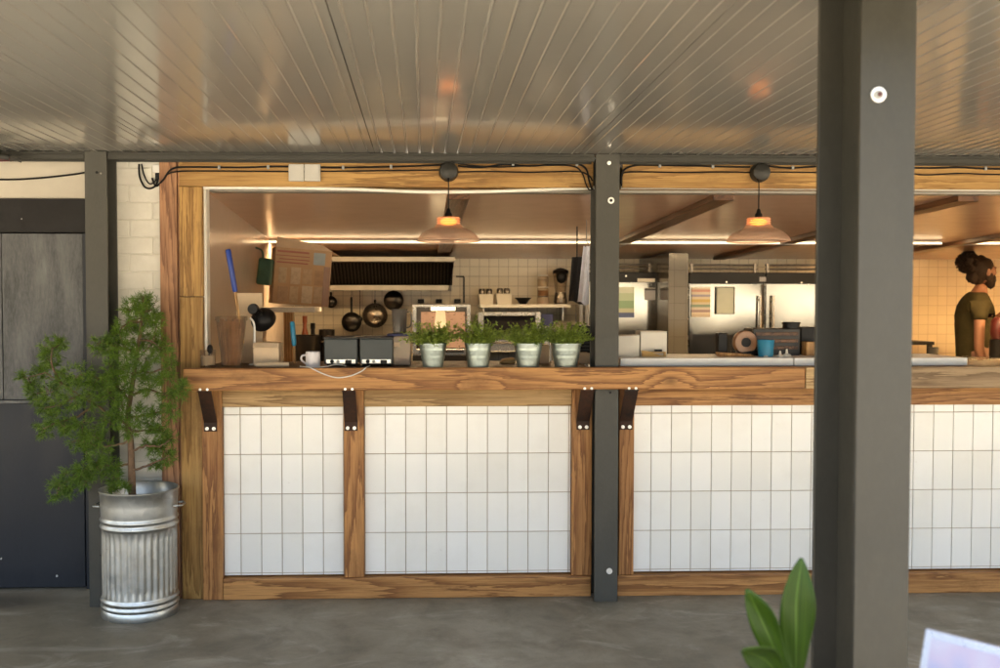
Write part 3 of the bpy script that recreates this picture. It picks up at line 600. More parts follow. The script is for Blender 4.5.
# (px, py, radius px, depth offset) of the needle clumps
CL = [(143, 300, 9, 0), (135, 309, 11, -.03), (152, 309, 10, .03), (143, 318, 14, -.05), (128, 322, 10, .06), (157, 325, 9, -.04), (120, 333, 9, -.06), (140, 335, 15, .05), (156, 342, 10, .02), (108, 345, 12, -.08), (98, 344, 8, -.1),
      (125, 349, 13, -.1), (143, 353, 13, -.05), (160, 349, 9, -.08), (52, 347, 9, -.02), (47, 356, 6, .0), (60, 344, 7, -.03), (40, 373, 8, .05), (24, 376, 4, .04), (31, 383, 5, .06), (52, 368, 9, .0), (66, 377, 12, -.05), (82, 374, 11, -.08), (97, 379, 13, -.1), (113, 371, 13, -.08),
      (128, 372, 11, -.1), (145, 372, 9, -.03), (170, 366, 9, -.06), (165, 376, 8, -.08), (36, 394, 9, .04), (50, 393, 9, -.05), (74, 395, 11, -.12), (90, 397, 10, -.12), (108, 394, 10, -.1), (62, 405, 9, -.08), (45, 408, 8, .0), (122, 390, 9, -.06), (150, 388, 10, -.06), (168, 396, 9, -.1), (179, 392, 7, -.1), (183, 386, 5, -.1),
      (56, 420, 10, -.05), (44, 428, 8, .0), (66, 427, 10, -.08), (82, 424, 9, -.1), (78, 440, 9, -.08), (92, 436, 10, -.1), (108, 420, 10, -.1), (122, 412, 10, -.1), (138, 415, 10, -.08), (128, 428, 9, -.1), (156, 412, 9, -.06), (152, 428, 8, -.05), (162, 432, 8, -.08), (172, 412, 7, -.1), (102, 446, 9, -.06), (86, 449, 7, -.06),
      (150, 445, 7, .02), (162, 448, 8, .0), (170, 438, 6, .02), (168, 456, 7, .03), (155, 463, 5, .05), (96, 462, 8, -.08), (84, 469, 9, -.1), (72, 477, 9, -.1), (60, 484, 8, -.1), (100, 472, 9, -.07), (112, 466, 7, -.04), (66, 493, 6, -.1), (86, 482, 7, -.09), (56, 496, 4, -.1), (118, 480, 5, -.05), (110, 484, 6, -.05), (125, 487, 4, -.06)]
# boughs: main limbs through several clumps
boughs = [[(129, 425), (112, 416), (95, 405), (80, 395), (62, 384), (45, 373), (28, 378)], [(95, 405), (78, 416), (60, 422), (44, 428)], [(80, 395), (62, 404), (45, 408)], [(62, 384), (52, 365), (52, 348)],
          [(131, 440), (116, 445), (100, 446), (84, 442)], [(132, 462), (118, 466), (100, 466), (80, 474), (58, 488)], [(131, 452), (146, 446), (160, 446), (170, 440)], [(132, 470), (146, 466), (160, 460), (169, 455)],
          [(129, 400), (115, 385), (98, 378), (80, 374)], [(131, 395), (148, 390), (166, 394), (181, 389)], [(134, 372), (150, 372), (166, 368), (172, 364)], [(137, 352), (120, 348), (106, 344), (97, 343)], [(139, 340), (152, 342), (161, 348)], [(141, 322), (128, 322), (119, 332)], [(142, 314), (152, 310)], [(129, 418), (145, 415), (160, 412), (173, 411)], [(130, 432), (145, 430), (162, 431)]]
g = G()
for bo in boughs:
    L = len(bo); pts = bez([P(x, y, Yt - .09*(i/(L-1))) for i, (x, y) in enumerate(bo)], 5); m = len(pts)
    pts = [p + Vector((0, random.uniform(-.004, .004), random.uniform(-.004, .004))) for p in pts]
    g.tube(pts, [.0062*(1-.75*i/(m-1)) for i in range(m)], 6)
def nearest_bough(p):
    best, bd = None, 9
    for bo in boughs:
        L = len(bo)
        for i, (x, y) in enumerate(bo):
            q = P(x, y, Yt - .09*(i/(L-1))); d = (q-p).length
            if d < bd: best, bd = q, d
    return best
fo = G(); V, F = [], []
k1 = .0045
for (cx, cy, cr, dy) in CL:
    c = P(cx, cy, Yt + dy); r = cr*k1*1.12; q = nearest_bough(c)
    g.tube(bez([q, (q+c)/2 + Vector((0, 0, -.006)), c], 3), .0018, 5)
    for _ in range(max(6, int(cr*2.4))):
        d = Vector((random.gauss(0, 1), random.gauss(0, 1), random.gauss(0, 1))).normalized()*r*random.random()**.45
        s = c + d
        ax = (d.normalized()*.9 + Vector((random.uniform(-.5, .5), random.uniform(-.6, .3), random.uniform(0, .7)))).normalized()
        if random.random() < .3: g.tube([c+d*.25, s], .0011, 4, False)
        ll = random.uniform(.025, .039)
        for _ in range(random.randint(22, 32)):          # a tuft of needles
            n1 = (ax*random.uniform(.25, 1.1) + Vector((random.gauss(0, .62), random.gauss(0, .62), random.gauss(0, .62)))).normalized()
            o = s + ax*random.uniform(-.012, .014); e = o + n1*ll*random.uniform(.6, 1.05) + Vector((0, 0, -.004))
            w = n1.cross(Vector((random.gauss(0, 1), random.gauss(0, 1), random.gauss(0, 1)))).normalized()*random.uniform(.0007, .0013)
            i = len(V); V += [o-w*.7, o+w*.7, (o+e)/2+w, e, (o+e)/2-w]; F.append((i, i+1, i+2, i+3, i+4))
g.build('branches', 'bark', tr, smooth=60)
fo.v, fo.f = V, F
me = bpy.data.meshes.new('needle_foliage'); off = Vector(tr['_o']); me.from_pydata([p-off for p in V], [], F); me.materials.append(M['needle'])
o = bpy.data.objects.new('needle_foliage', me); COL.objects.link(o); o.parent = tr

# ------------------------------------------------------------------ four zinc pots of herbs
def herb_pot(px, pb, wtop, wbot, label, seed, spread, ylift):
    rnd = random.Random(seed); Y = -.045; c = P(px, pb, Y); c.z = CT-.003
    k = .00468; rt, rb = wtop/2*k, wbot/2*k; h = P(px, 344, Y).z - c.z
    t = thing('bucket_of_herbs', None, None, c)
    pr_ = [(0, .002), (rb-.002, .002), (rb, .0), (rb+.001, .006)]
    for i in range(1, 21):
        f = i/20; r = rb + (rt-rb)*f; bd = sum(.0016*math.exp(-((f-q)/.022)**2) for q in (.42, .62, .68, .74)); pr_.append((r+bd, h*f))
    pr_ += [(rt+.003, h+.001), (rt+.003, h+.004), (rt, h+.004), (rt-.003, h-.002), (rt-.006, h-.02), (0, h-.02)]
    g = G(); g.lathe(pr_, c, 40); b = g.build('zinc_bucket', 'pot', t, smooth=40)
    V, F = [], []; st = G()
    for _ in range(115):
        a = rnd.uniform(0, 2*math.pi); r0 = rt*.8*math.sqrt(rnd.random()); o = c + Vector((r0*math.cos(a), r0*math.sin(a), h-.018))
        out = Vector((math.cos(a), math.sin(a), 0))*rnd.uniform(.2, 1)*(.5 + r0/rt); L = rnd.uniform(.075, .135)*spread
        up = Vector((0, 0, 1)); p = o; d = (up*1.35 + out*.5 + Vector((rnd.gauss(0, .2), rnd.gauss(0, .2), 0))).normalized(); pts = [p]
        for s in range(7):
            d = (d + out*.11 + Vector((rnd.gauss(0, .06), rnd.gauss(0, .06), -.13))).normalized(); p = p + d*L/7; pts.append(p)
        st.tube(pts, .0009, 4, False)
        for s in range(1, 8):
            for _ in range(4):
                ld = (d*.6 + Vector((rnd.gauss(0, .7), rnd.gauss(0, .7), rnd.gauss(.25, .5)))).normalized(); o2 = pts[s]; ln = rnd.uniform(.010, .020); w = ld.cross(Vector((rnd.gauss(0, 1), rnd.gauss(0, 1), rnd.gauss(0, 1)))).normalized()*rnd.uniform(.002, .0036)
                i = len(V); V += [o2, o2+ld*ln*.5+w, o2+ld*ln, o2+ld*ln*.5-w]; F.append((i, i+1, i+2, i+3))
    st.build('stems', 'herb', t)
    me = bpy.data.meshes.new('herb_leaves'); me.from_pydata([p-c for p in V], [], F); me.materials.append(M['herb']); o = bpy.data.objects.new('herb_leaves', me); COL.objects.link(o); o.parent = t
    g = G(); g.lathe([(0, .006), (rt-.007, 0)], (c.x, c.y, h+c.z-.019), 24); g.build('soil', 'soil', t)
    tag(t, label, 'potted herb', 'zinc pots of herbs on the counter')
herb_pot(433, 367.5, 27.5, 20, 'zinc pot of herbs nearest the toasters, in front of the oven', 1, .98, 0)
herb_pot(478, 367.5, 27, 20.5, 'zinc pot of upright herbs, second along from the toasters', 2, 1.08, 0)
herb_pot(528, 367.5, 28.5, 21.5, 'zinc pot of loose herbs, second along from the middle post', 3, 1.05, 0)
herb_pot(566, 367.5, 30, 22.5, 'widest zinc pot of herbs, nearest the middle steel post', 4, 1.02, 0)

exec_rest = True
# ------------------------------------------------------------------ kitchen shell
KB = 4.62
def zc(y): return 1.944 - .0265*(y + D - 4.65)
XLW, XRW = P(206, 300, .13).x, 6.2
kc = thing('kitchen_ceiling', 'glossy brown kitchen ceiling boards with dark timber rafters', 'ceiling', (2, 2, 1.9))
g = G(); g.add([(-1.4, .2, zc(.2)), (XRW, .2, zc(.2)), (XRW, KB, zc(KB)), (-1.4, KB, zc(KB)), (-1.4, .2, zc(.2)+.03), (XRW, .2, zc(.2)+.03), (XRW, KB, zc(KB)+.03), (-1.4, KB, zc(KB)+.03)], [(0,1,2,3),(7,6,5,4),(0,4,5,1),(1,5,6,2),(2,6,7,3),(3,7,4,0)])
g.build('ceiling_board', 'kceil', kc)
for xr in (.175, 1.49, 2.725, 4.1):
    g = G(); w, h = .052, .03
    g.hexa([(xr-w, .21, zc(.21)-h), (xr+w, .21, zc(.21)-h), (xr+w, .21, zc(.21)-.0006), (xr-w, .21, zc(.21)-.0006)], [(xr-w, KB-.3, zc(KB-.3)-h), (xr+w, KB-.3, zc(KB-.3)-h), (xr+w, KB-.3, zc(KB-.3)-.0006), (xr-w, KB-.3, zc(KB-.3)-.0006)])
    g.build('rafter', 'dark_y', kc, bevel=.002)
g = G(); g.hexa([(XLW, .121, 0), (XLW-.05, .121, 0), (-1.26, KB, 0), (-1.21, KB, 0)][::-1], [(XLW, .121, 1.98), (XLW-.05, .121, 1.98), (-1.26, KB, 1.98), (-1.21, KB, 1.98)][::-1])
mk('kitchen_side_wall', 'brushed metal side wall behind the straw tub', 'wall', g, 'ksteel')
xs_ = P(842, 300, 3.9).x
g = G(); g.box(-1.3, xs_, KB+.001, KB+.1, 0, 2.0); mk('tiled_back_wall', 'cream tiled back wall behind the hood, shelf and fridges', 'wall', g, 'ktile')
g = G(); g.box(xs_+.001, XRW+.1, KB, KB+.1, 0, 2.0); mk('tiled_back_wall', 'tiled back wall behind the cook with warm light painted into its colour', 'wall', g, 'wtile')  # brighter orange tile colour stands in for an unseen light on this wall
g = G(); g.box(XRW+.001, XRW+.1, .2, KB, 0, 2.0); mk('kitchen_end_wall', 'cream tiled end wall of the kitchen beyond the cook', 'wall', g, 'ktile')
g = G(); g.box(5.2, XRW+.1, .1, .198, 0, 2.05); mk('kitchen_front_wall', 'painted front wall beside the far serving opening', 'wall', g, 'cream')
struct('kitchen_floor', G().box(-1.2, XRW, .2, KB, .0, .006), 'kfloor')
g = G(); g.box(-1.5, XRW+.2, .13, KB+.2, 2.0, 2.06); mk('flat_roof', 'flat roof deck over the kitchen', 'roof', g, 'seam')
# strip lights
for i, (a, b, lab) in enumerate(((268.5, 597, 'thin lit warm strip light along the ceiling left of the middle post'), (599, 938, 'thin lit warm strip light between middle post and large column'), (960, 1190, 'thin lit warm strip light above the cook'))):
    Y = 2.7; x0, x1 = P(a, 241, Y).x, P(b, 241, Y).x; z = zc(Y)
    t = thing('strip_light', lab, 'strip light', ((x0+x1)/2, Y, z), 'strip lights on the kitchen ceiling')
    g = G(); g.box(x0, x1, Y-.06, Y+.06, z-.012, z-.0012); g.box(x0, x1, Y-.06, Y-.055, z-.034, z-.0125); g.box(x0, x1, Y+.055, Y+.06, z-.019, z-.0125); g.build('light_housing', 'pale', t)
    g = G(); g.box(x0+.003, x1-.003, Y-.05, Y+.05, z-.019, z-.0126); g.build('lit_diffuser', 'ledwarm' if i == 2 else 'led', t, bevel=.002)
    g = G(); g.box(x0+.003, x1-.003, Y-.064, Y-.0605, z-.026, z-.0155); g.build('front_lens', 'lens', t)

# ------------------------------------------------------------------ left bay: things on the worktop
WT = CT-.003
def on(px, Y, z=WT): p = P(px, 366, Y); return Vector((p.x, Y, z))
def hgt(py, Y): return P(300, py, Y).z
# glass tumbler with dark stopper
c = on(208, -.03); r = .0365
t = thing('glass_tumbler', 'clear glass tumbler holding a dark spoon end beside the frame', 'glass', c)
g = G(); g.lathe([(0, .004), (r-.004, .004), (r-.003, .001), (r-.001, .0), (r, .08), (r-.002, .082), (r-.003, .079), (r-.0045, .01), (0, .01)], c, 28); g.build('glass_wall', 'clear', t, smooth=40)
g = G(); g.lathe([(0, 0), (r-.006, 0), (r-.005, .045), (0, .045)], c+Vector((0, 0, .0105)), 24); g.build('cloudy_content', 'tubbody', t, smooth=40)
g = G(); g.ball(c+Vector((.010, 0, .086)), .018, sc_=(.8, .8, 1.2)); g.tube([c+Vector((.008, 0, .07)), c+Vector((-.005, 0, .02))], .004); g.build('spoon_end', 'black', t, smooth=60)
# straw tub
c = on(231.5, .03); h = hgt(316, .03) - WT; rt_, rb_ = .0705, .046
t = thing('straw_tub', 'tall tapered clear tub packed with brown paper straws', 'tub', c)
g = G(); g.lathe([(0, .003), (rb_, .002), (rb_+.002, .03), (rb_+.002, .035), (rt_, h-.022), (rt_+.005, h-.02), (rt_+.005, h-.001), (rt_, h), (rt_-.003, h-.002), (rb_-.002, .006), (0, .006)], c, 36); g.build('tub_wall', 'clear', t, smooth=40)
g = G()
for i in range(150):
    a = random.uniform(0, 6.283); q = math.sqrt(random.uniform(.12, 1)); tw = random.uniform(-.45, .45); f = random.uniform(.82, 1.04)
    g.tube([c+Vector((math.cos(a)*(rb_-.007)*q, math.sin(a)*(rb_-.007)*q, .008)), c+Vector((math.cos(a+tw)*(rt_-.008)*q, math.sin(a+tw)*(rt_-.008)*q, h*f-.02))], .0032, 6)
o = g.build('straws', 'straw', t, smooth=60); o['kind'] = 'stuff'
# blue gripped stick standing in the tub
t = thing('blue_handled_stick', 'wooden stick with a long dark blue grip standing in the straw tub', 'utensil', P(241, 322, .03))
a_, b_2, c_ = P(228, 249.5, .03), P(235.3, 292, .03), P(241, 330, .035)
g = G(); g.tube([a_, a_.lerp(b_2, .03), b_2.lerp(a_, .03), b_2], [.011, .0135, .0125, .009], 14); g.build('grip', 'blue', t, smooth=40)
g = G(); g.tube([b_2, c_, c_ + (c_-b_2)*.35], .0062, 10); g.build('wooden_shaft', 'stick', t, smooth=60)
# pale board and white jug leaning behind the lamp
bx = px_box(237, 262, 293, 366, .30, .012); g = G(); g.box(bx[0], bx[1], bx[2], bx[3], WT, bx[5]); mk('white_board', 'pale board standing behind the black desk lamp', 'board', g, 'cardpale', bevel=.002)
# desk lamp
c = P(262, 318, .16); t = thing('desk_lamp', 'black round desk lamp on a pale stem in front of the white board', 'lamp', on(254, .16))
g = G(); pr_ = [(.004, .048), (.018, .047), (.022, .036), (.034, .030), (.050, .016), (.060, -.004), (.063, -.024), (.060, -.024), (.048, .008), (.02, .024), (0, .026)]
mt = Matrix.Translation(c) @ Matrix.Rotation(R(-28), 4, 'Y') @ Matrix.Rotation(R(52), 4, 'X')
q = G(); q.lathe(pr_, (0, 0, 0), 32); g.add([mt @ p for p in q.v], q.f); g.build('lamp_shade', 'black', t, smooth=40)
k = P(253.5, 309, .13); g = G(); g.lathe([(0, .022), (.022, .022), (.026, .015), (.026, -.015), (.022, -.02), (0, -.02)], k, 20, axis='Y'); g.build('lamp_switch', 'black', t, smooth=40)
g = G(); g.tube(bez([P(250, 318, .13), P(254, 324, .13), P(254.5, 340, .13), P(254.5, 350, .14), on(254.5, .15)], 5), .0055, 8); g.build('lamp_stem', 'whitep', t, smooth=60)
g = G(); g.lathe([(0, .008), (.025, .007), (.028, 0), (0, 0)], on(254.5, .15), 24); g.build('lamp_foot', 'whitep', t, smooth=40)
# cream carton, rolled paper
bx = px_box(253, 279, 343, 366, .09, .12); g = G(); g.box(bx[0], bx[1], bx[2], bx[3], WT, bx[5], None)
t = thing('cream_carton', 'small cream carton next to the straw tub', 'carton', ((bx[0]+bx[1])/2, .15, WT)); g.build('carton_body', 'cardpale', t, bevel=.003)
g = G(); g.hexa([(bx[0], .088, bx[5]+.001), (bx[1], .088, bx[5]+.001), (bx[1], .09, bx[5]+.001), (bx[0], .09, bx[5]+.001)], [(bx[0]+.004, .062, bx[5]-.02), (bx[1]-.002, .060, bx[5]-.022), (bx[1]-.002, .062, bx[5]-.022), (bx[0]+.004, .064, bx[5]-.02)]); g.build('carton_flap', 'cardpale', t)
g = G(); g.tube([on(256, .0)+Vector((0, 0, .0105)), on(272, -.01)+Vector((0, 0, .0125)), on(289, 0)+Vector((0, 0, .0115))], [.0105, .0125, .011], 12); mk('paper_roll', 'tan rolled paper lying in front of the cream carton', 'paper roll', g, 'cardpale', smooth=50)
# cyan handled brush standing in a little black jar
p0, p1, p2 = P(292.2, 321.5, .2), P(294.3, 346, .2), P(294.8, 362, .2)
t = thing('cyan_handled_brush', 'brush with bright cyan grip and wooden neck standing behind the white mug', 'brush', Vector((p2.x, .2, WT)))
g = G(); g.tube([p0, p0.lerp(p1, .06), p1.lerp(p0, .1), p1], [.008, .0125, .0125, .008], 14); g.build('grip', 'cyan', t, smooth=40)
g = G(); g.tube([p1, Vector((p2.x, .2, WT+.004))], .0065, 10); g.build('wooden_neck', 'stick', t, smooth=60)
# white mug
c = on(313, .0); g = G(); rm = .034
g.lathe([(0, .003), (rm-.004, .002), (rm-.002, 0), (rm, .006), (rm, .07), (rm-.002, .072), (rm-.004, .07), (rm-.005, .012), (0, .01)], c, 30)
t = thing('white_mug', 'white mug standing beside the left toaster', 'mug', c); g.build('mug_body', 'papercup', t, smooth=40)
g = G(); g.tube(bez([c+Vector((-rm+.002, 0, .056)), c+Vector((-rm-.016, 0, .052)), c+Vector((-rm-.02, 0, .034)), c+Vector((-rm+.001, 0, .014))], 6), .0045, 8); g.build('handle', 'papercup', t, smooth=60)
# toasters
def toaster(x0, x1, label):
    Y = .02; a, b = P(x0, 366, Y), P(x1, 337.5, Y); t = thing('toaster', label, 'toaster', ((a.x+b.x)/2, Y+.1, WT), 'dark grey toasters')
    zt = b.z; w = b.x-a.x
    for fx in (.12, .88):
        for fy in (.03, .2):
            g = G(); g.lathe([(0, 0), (.009, 0), (.009, .01), (0, .01)], (a.x+w*fx, Y+fy, WT), 12); g.build('foot', 'black', t)
    g = G(); g.box(a.x, b.x, Y, Y+.23, WT+.0102, zt-.006); g.build('body', 'toaster', t, bevel=.006, seg=3)
    g = G(); g.box(a.x-.003, b.x+.003, Y-.004, Y+.235, zt-.0055, zt+.002); g.build('top_plate', 'toasterside', t, bevel=.002)
    g = G(); g.box(a.x+.010, b.x-.010, Y-.003, Y-.0005, WT+.014, WT+.034); pn = g.build('control_strip', 'chrome', t, bevel=.001)
    g = G(); g.box(b.x-.058, b.x-.028, Y-.006, Y-.0032, WT+.015, WT+.031); g.build('switch', 'black', pn, bevel=.001)
    g = G(); g.lathe([(0, .012), (.008, .012), (.0095, 0)], (a.x+.038, Y-.0032, WT+.024), 16, axis='Y'); g.build('knob', 'black', pn, smooth=40)
    g = G(); g.lathe([(0, .004), (.007, .004), (.0075, 0)], (a.x+.066, Y-.0032, WT+.024), 16, axis='Y'); g.build('dial', 'greyplastic', pn, smooth=40)
    for yy in (.06, .13):
        g = G(); g.box(a.x+.02, b.x-.02, Y+yy, Y+yy+.03, zt+.0025, zt+.004); g.build('slot', 'black', t)
toaster(324, 357.5, 'dark grey toaster next to the white mug'); toaster(359.8, 392.8, 'dark grey toaster beside the blue lidded tub')
cable('white flex looping from the left toaster towards the mug', [(346, 366, .015), (336, 364.5, -.03), (326, 366.5, -.08), (312, 367.6, -.10), (300, 366.2, -.06)], r=.0028, y=-.03, mat='white', name='white_flex', cat='flex', group=None)
cable('white flex drooping over the counter beam below the toasters', [(370, 365.5, .013), (368, 366.6, -.06), (366, 367.6, -.135), (361, 371.5, -.146), (350, 376, -.148), (337, 377.6, -.149), (325, 374.5, -.148), (314, 369.5, -.146), (309, 367.2, -.13), (303, 366.5, -.08)], r=.0028, y=-.03, mat='white', name='white_flex', cat='flex', group=None)
# tub with blue lid and jug on top
c = on(402, .12); c.x += .0; zt = hgt(336, .12)
t = thing('lidded_tub', 'cloudy plastic tub of red sauce with a navy lid', 'tub', c)
g = G(); w = .043; g.hexa([(c.x-w, .08, WT+.0), (c.x+w, .08, WT), (c.x+w, .2, WT), (c.x-w, .2, WT)], [(c.x-w-.004, .076, zt), (c.x+w+.004, .076, zt), (c.x+w+.004, .204, zt), (c.x-w-.004, .204, zt)]); g.build('tub_wall', 'tubbody', t, bevel=.006)
g = G(); g.box(c.x-w+.003, c.x+w-.003, .084, .196, WT+.003, WT+.042); g.build('sauce', 'tubred', t, bevel=.006)
g = G(); g.box(c.x-w+.006, c.x-w+.034, .0765, .0785, WT+.09, WT+.112); g.build('label_sticker', 'cardpale', t)
g = G(); g.box(c.x-w-.028, c.x+w+.009, .066, .212, zt+.0005, zt+.011); g.build('lid', 'navy', t, bevel=.004)
c2 = Vector((P(399.5, 333, .14).x, .14, zt+.0115)); h = hgt(309, .14) - c2.z
t = thing('measuring_jug', 'smoky clear measuring jug standing on the navy lid', 'jug', c2)
g = G(); g.lathe([(0, .002), (.031, .002), (.033, .004), (.037, h-.01), (.041, h), (.038, h), (.034, h-.012), (.030, .008), (0, .006)], c2, 28); g.build('jug_wall', 'jug', t, smooth=40)
g = G(); g.tube(bez([c2+Vector((.036, 0, h*.88)), c2+Vector((.056, 0, h*.84)), c2+Vector((.056, 0, h*.35)), c2+Vector((.034, 0, h*.22))], 6), .004, 8); g.build('handle', 'jug', t, smooth=60)

# ------------------------------------------------------------------ left bay: shelf, box, bag
Y = 2.1; sx0, sx1 = P(240, 310, Y).x, P(315, 310, Y).x; sz = hgt(307.3, Y)
t = thing('wall_shelf', 'white shelf board on pale wooden uprights in the kitchen corner', 'shelf', (-1.0, Y, 0))
g = G(); g.box(-1.17, sx1, Y, Y+.42, sz-.034, sz); g.build('shelf_board', 'lightboard', t, bevel=.003)
for a, b in ((283, 292), (250, 258)):
    g = G(); g.box(P(a, 330, Y).x, P(b, 330, Y).x, Y+.03, Y+.09, .007, sz-.035); g.build('upright', 'stick', t, bevel=.003)
g = G(); g.box(-1.17, sx1-.02, Y+.02, Y+.42, .5, .53); g.build('shelf_board', 'stick', t, bevel=.003)
# carton leaning back, open-topped, with printed bands
bw, bh, bd = .385, .385, .30; mt = Matrix.Translation(P(300.5, 307, Y+.02)) @ Matrix.Rotation(R(-3.5), 4, 'Y') @ Matrix.Rotation(R(-14), 4, 'Z')
o0 = P(300.5, 307, Y+.02); o0.z = sz+.012
mt = Matrix.Translation(o0) @ Matrix.Rotation(R(4.2), 4, 'Y') @ Matrix.Rotation(R(14), 4, 'Z')
t = thing('carton', 'battered brown carton with red print and torn flaps on the white shelf', 'carton', o0)
g = G(); vs, fs = [], []; n_ = 9                                            # slightly crushed sides
for f in range(4):
    for j in range(n_+1):
        for i in range(n_+1):
            u, v = i/n_, j/n_; e = min(u, 1-u, v, 1-v)*4; e = min(1, e); q = (mnoise.noise(Vector((u*2.7+f*7, v*2.7, f)))*.016)*e
            p = [(-bw/2+bw*u, q*.12, bh*v), (bw/2+q, bd*u, bh*v), (bw/2-bw*u, bd+q, bh*v), (-bw/2+q, bd-bd*u, bh*v)][f]
            vs.append(mt @ Vector((p[0], p[1]+0, p[2]+.003)))
for f in range(4):
    for j in range(n_):
        for i in range(n_): k = f*(n_+1)**2 + j*(n_+1)+i; fs.append((k, k+1, k+n_+2, k+n_+1))
g.add(vs, fs); g.add([mt @ Vector(p) for p in ((-bw/2, 0, .003), (bw/2, 0, .003), (bw/2, bd, .003), (-bw/2, bd, .003))], [(0, 3, 2, 1)]); g.add([mt @ Vector(p) for p in ((-bw/2, 0, bh-.05), (bw/2, 0, bh-.05), (bw/2, bd, bh-.05), (-bw/2, bd, bh-.05))], [(0, 1, 2, 3)])
g.build('carton_body', 'card', t, smooth=40, weld=True)
g = G()
for i in range(4):
    for j in range(2):
        u0 = -bw/2+.03+i*.082; w_ = random.uniform(.052, .074); z_ = .018+j*.128+random.uniform(-.006, .006); g.box(u0, u0+w_, -.0042, -.0024, z_, z_+random.uniform(.098, .118), mt)
g.build('pale_panels', 'packets', t, bevel=.001)
g = G()
for j in range(4): g.box(-bw/2+.004+.03*random.random(), bw/2-.15+.02*(j % 2)-.03*random.random(), -.004, -.0024, .282+j*.024, .282+j*.024+random.uniform(.006, .014), mt)
g.build('red_print', 'redprint', t)
g = G(); g.box(bw/2-.125, bw/2-.045, -.0045, -.0024, .285, .368, mt); g.build('label_sticker', 'bluelabel', t)
g = G(); g.hexa([mt @ Vector(p) for p in ((-bw/2, -.002, bh+.001), (bw/2, -.002, bh+.001), (bw/2, .002, bh+.001), (-bw/2, .002, bh+.001))], [mt @ Vector(p) for p in ((-bw/2+.01, .05, bh+.075), (bw/2-.06, .03, bh+.04), (bw/2-.06, .034, bh+.04), (-bw/2+.01, .054, bh+.075))])
g.hexa([mt @ Vector(p) for p in ((bw/2-.004, 0, bh+.001), (bw/2, 0, bh+.001), (bw/2, bd, bh+.001), (bw/2-.004, bd, bh+.001))], [mt @ Vector(p) for p in ((bw/2+.06, .01, bh-.03), (bw/2+.064, .01, bh-.03), (bw/2+.064, bd, bh-.01), (bw/2+.06, bd, bh-.01))]); g.build('flap', 'cardpale', t)
g = G(); g.box(bw/2-.05, bw/2-.006, -.005, -.0024, .004, bh*.72, mt); g.build('parcel_tape', 'tape', t)
bx = px_box(257, 271, 258, 285, 1.85, .1); mt = Matrix.Translation(((bx[0]+bx[1])/2, 1.9, (bx[4]+bx[5])/2)) @ Matrix.Rotation(R(7), 4, 'Y')
w, h = (bx[1]-bx[0])/2, (bx[5]-bx[4])/2; g = G(); g.box(-w, w, -.05, .05, -h, h, mt)
t = thing('green_bag', 'dark green padded bag hanging beside the carton', 'bag', ((bx[0]+bx[1])/2, 1.9, bx[4])); g.build('bag_body', 'greenbag', t, bevel=.016, seg=3)
g = G(); g.tube(bez([mt @ Vector((-w*.5, 0, h-.004)), mt @ Vector((-w*.9, 0, h+.05)), Vector((-1.145, 1.92, bx[5]+.08))], 5), .006, 8); g.build('strap', 'greenbag', t, smooth=60)

# ------------------------------------------------------------------ back of the kitchen, left bay
BZ = .86
t = thing('prep_counter', 'steel kitchen bench along the tiled back wall', 'kitchen counter', (.2, 4.15, 0))
g = G(); g.box(-1.19, 1.62, 3.66, KB-.002, BZ-.04, BZ); g.build('bench_top', 'steel', t, bevel=.003)
for x in (-1.1, -.2, .7, 1.55):
    for y in (3.72, 4.5): g = G(); g.box(x-.02, x+.02, y-.02, y+.02, .007, BZ-.041); g.build('leg', 'steel', t)
g = G(); g.box(-1.18, 1.6, 3.7, KB-.02, .25, .27); g.build('under_shelf', 'steel', t)
# hood
t = thing('extractor_hood', 'black and steel extractor hood with dark grease filters over the pans', 'extractor hood', (0, 4.0, 1.5))
x0, x1 = P(318, 260, 3.6).x, P(455, 260, 3.6).x; zt0, zt1 = hgt(256.5, 3.6), hgt(261.5, 3.6)
zb0, zb1 = hgt(285, 4.0), hgt(290.5, 4.0)
g = G(); g.box(x0, x1, 3.6, 3.63, zt1, zt0); g.build('front_lip', 'pale', t, bevel=.003)
xb1 = P(449.5, 288, 4.0).x
g = G(); g.box(x0, xb1, 4.0, 4.05, zb1, zb0); g.build('lower_lip', 'pale', t, bevel=.003)
g = G(); g.box(x0, x1, 3.632, KB-.002, zt0-.004, zt0); g.build('top_plate', 'hoodblack', t)
for xa, nm in ((x0, 0), (x1-.003, 1)):
    g = G(); g.add([(xa, 3.6, zt0), (xa, KB-.002, zt0), (xa, KB-.002, zb1), (xa-.04*nm, 4.0, zb1), (xa+.003, 3.6, zt0), (xa+.003, KB-.002, zt0), (xa+.003, KB-.002, zb1), (xa+.003-.04*nm, 4.0, zb1)], [(0,1,2,3),(7,6,5,4),(0,4,5,1),(1,5,6,2),(2,6,7,3),(3,7,4,0)]); g.build('side_plate', 'hoodblack', t)
g = G(); g.hexa([(x0, 3.78, zt1), (x1-.01, 3.78, zt1), (x1-.01, 3.80, zt1), (x0, 3.80, zt1)], [(x0, 4.06, zb0), (x1-.01, 4.06, zb0), (x1-.01, 4.08, zb0), (x0, 4.08, zb0)]); g.build('filter_back', 'hoodblack', t)
g = G(); xx = x0+.01
while xx < x1-.03:
    g.hexa([(xx, 3.755, zt1), (xx+.011, 3.755, zt1), (xx+.011, 3.778, zt1), (xx, 3.778, zt1)], [(xx, 4.035, zb0+.012), (xx+.011, 4.035, zb0+.012), (xx+.011, 4.058, zb0+.012), (xx, 4.058, zb0+.012)]); xx += .03
g.build('filter_baffles', 'baffle', t)
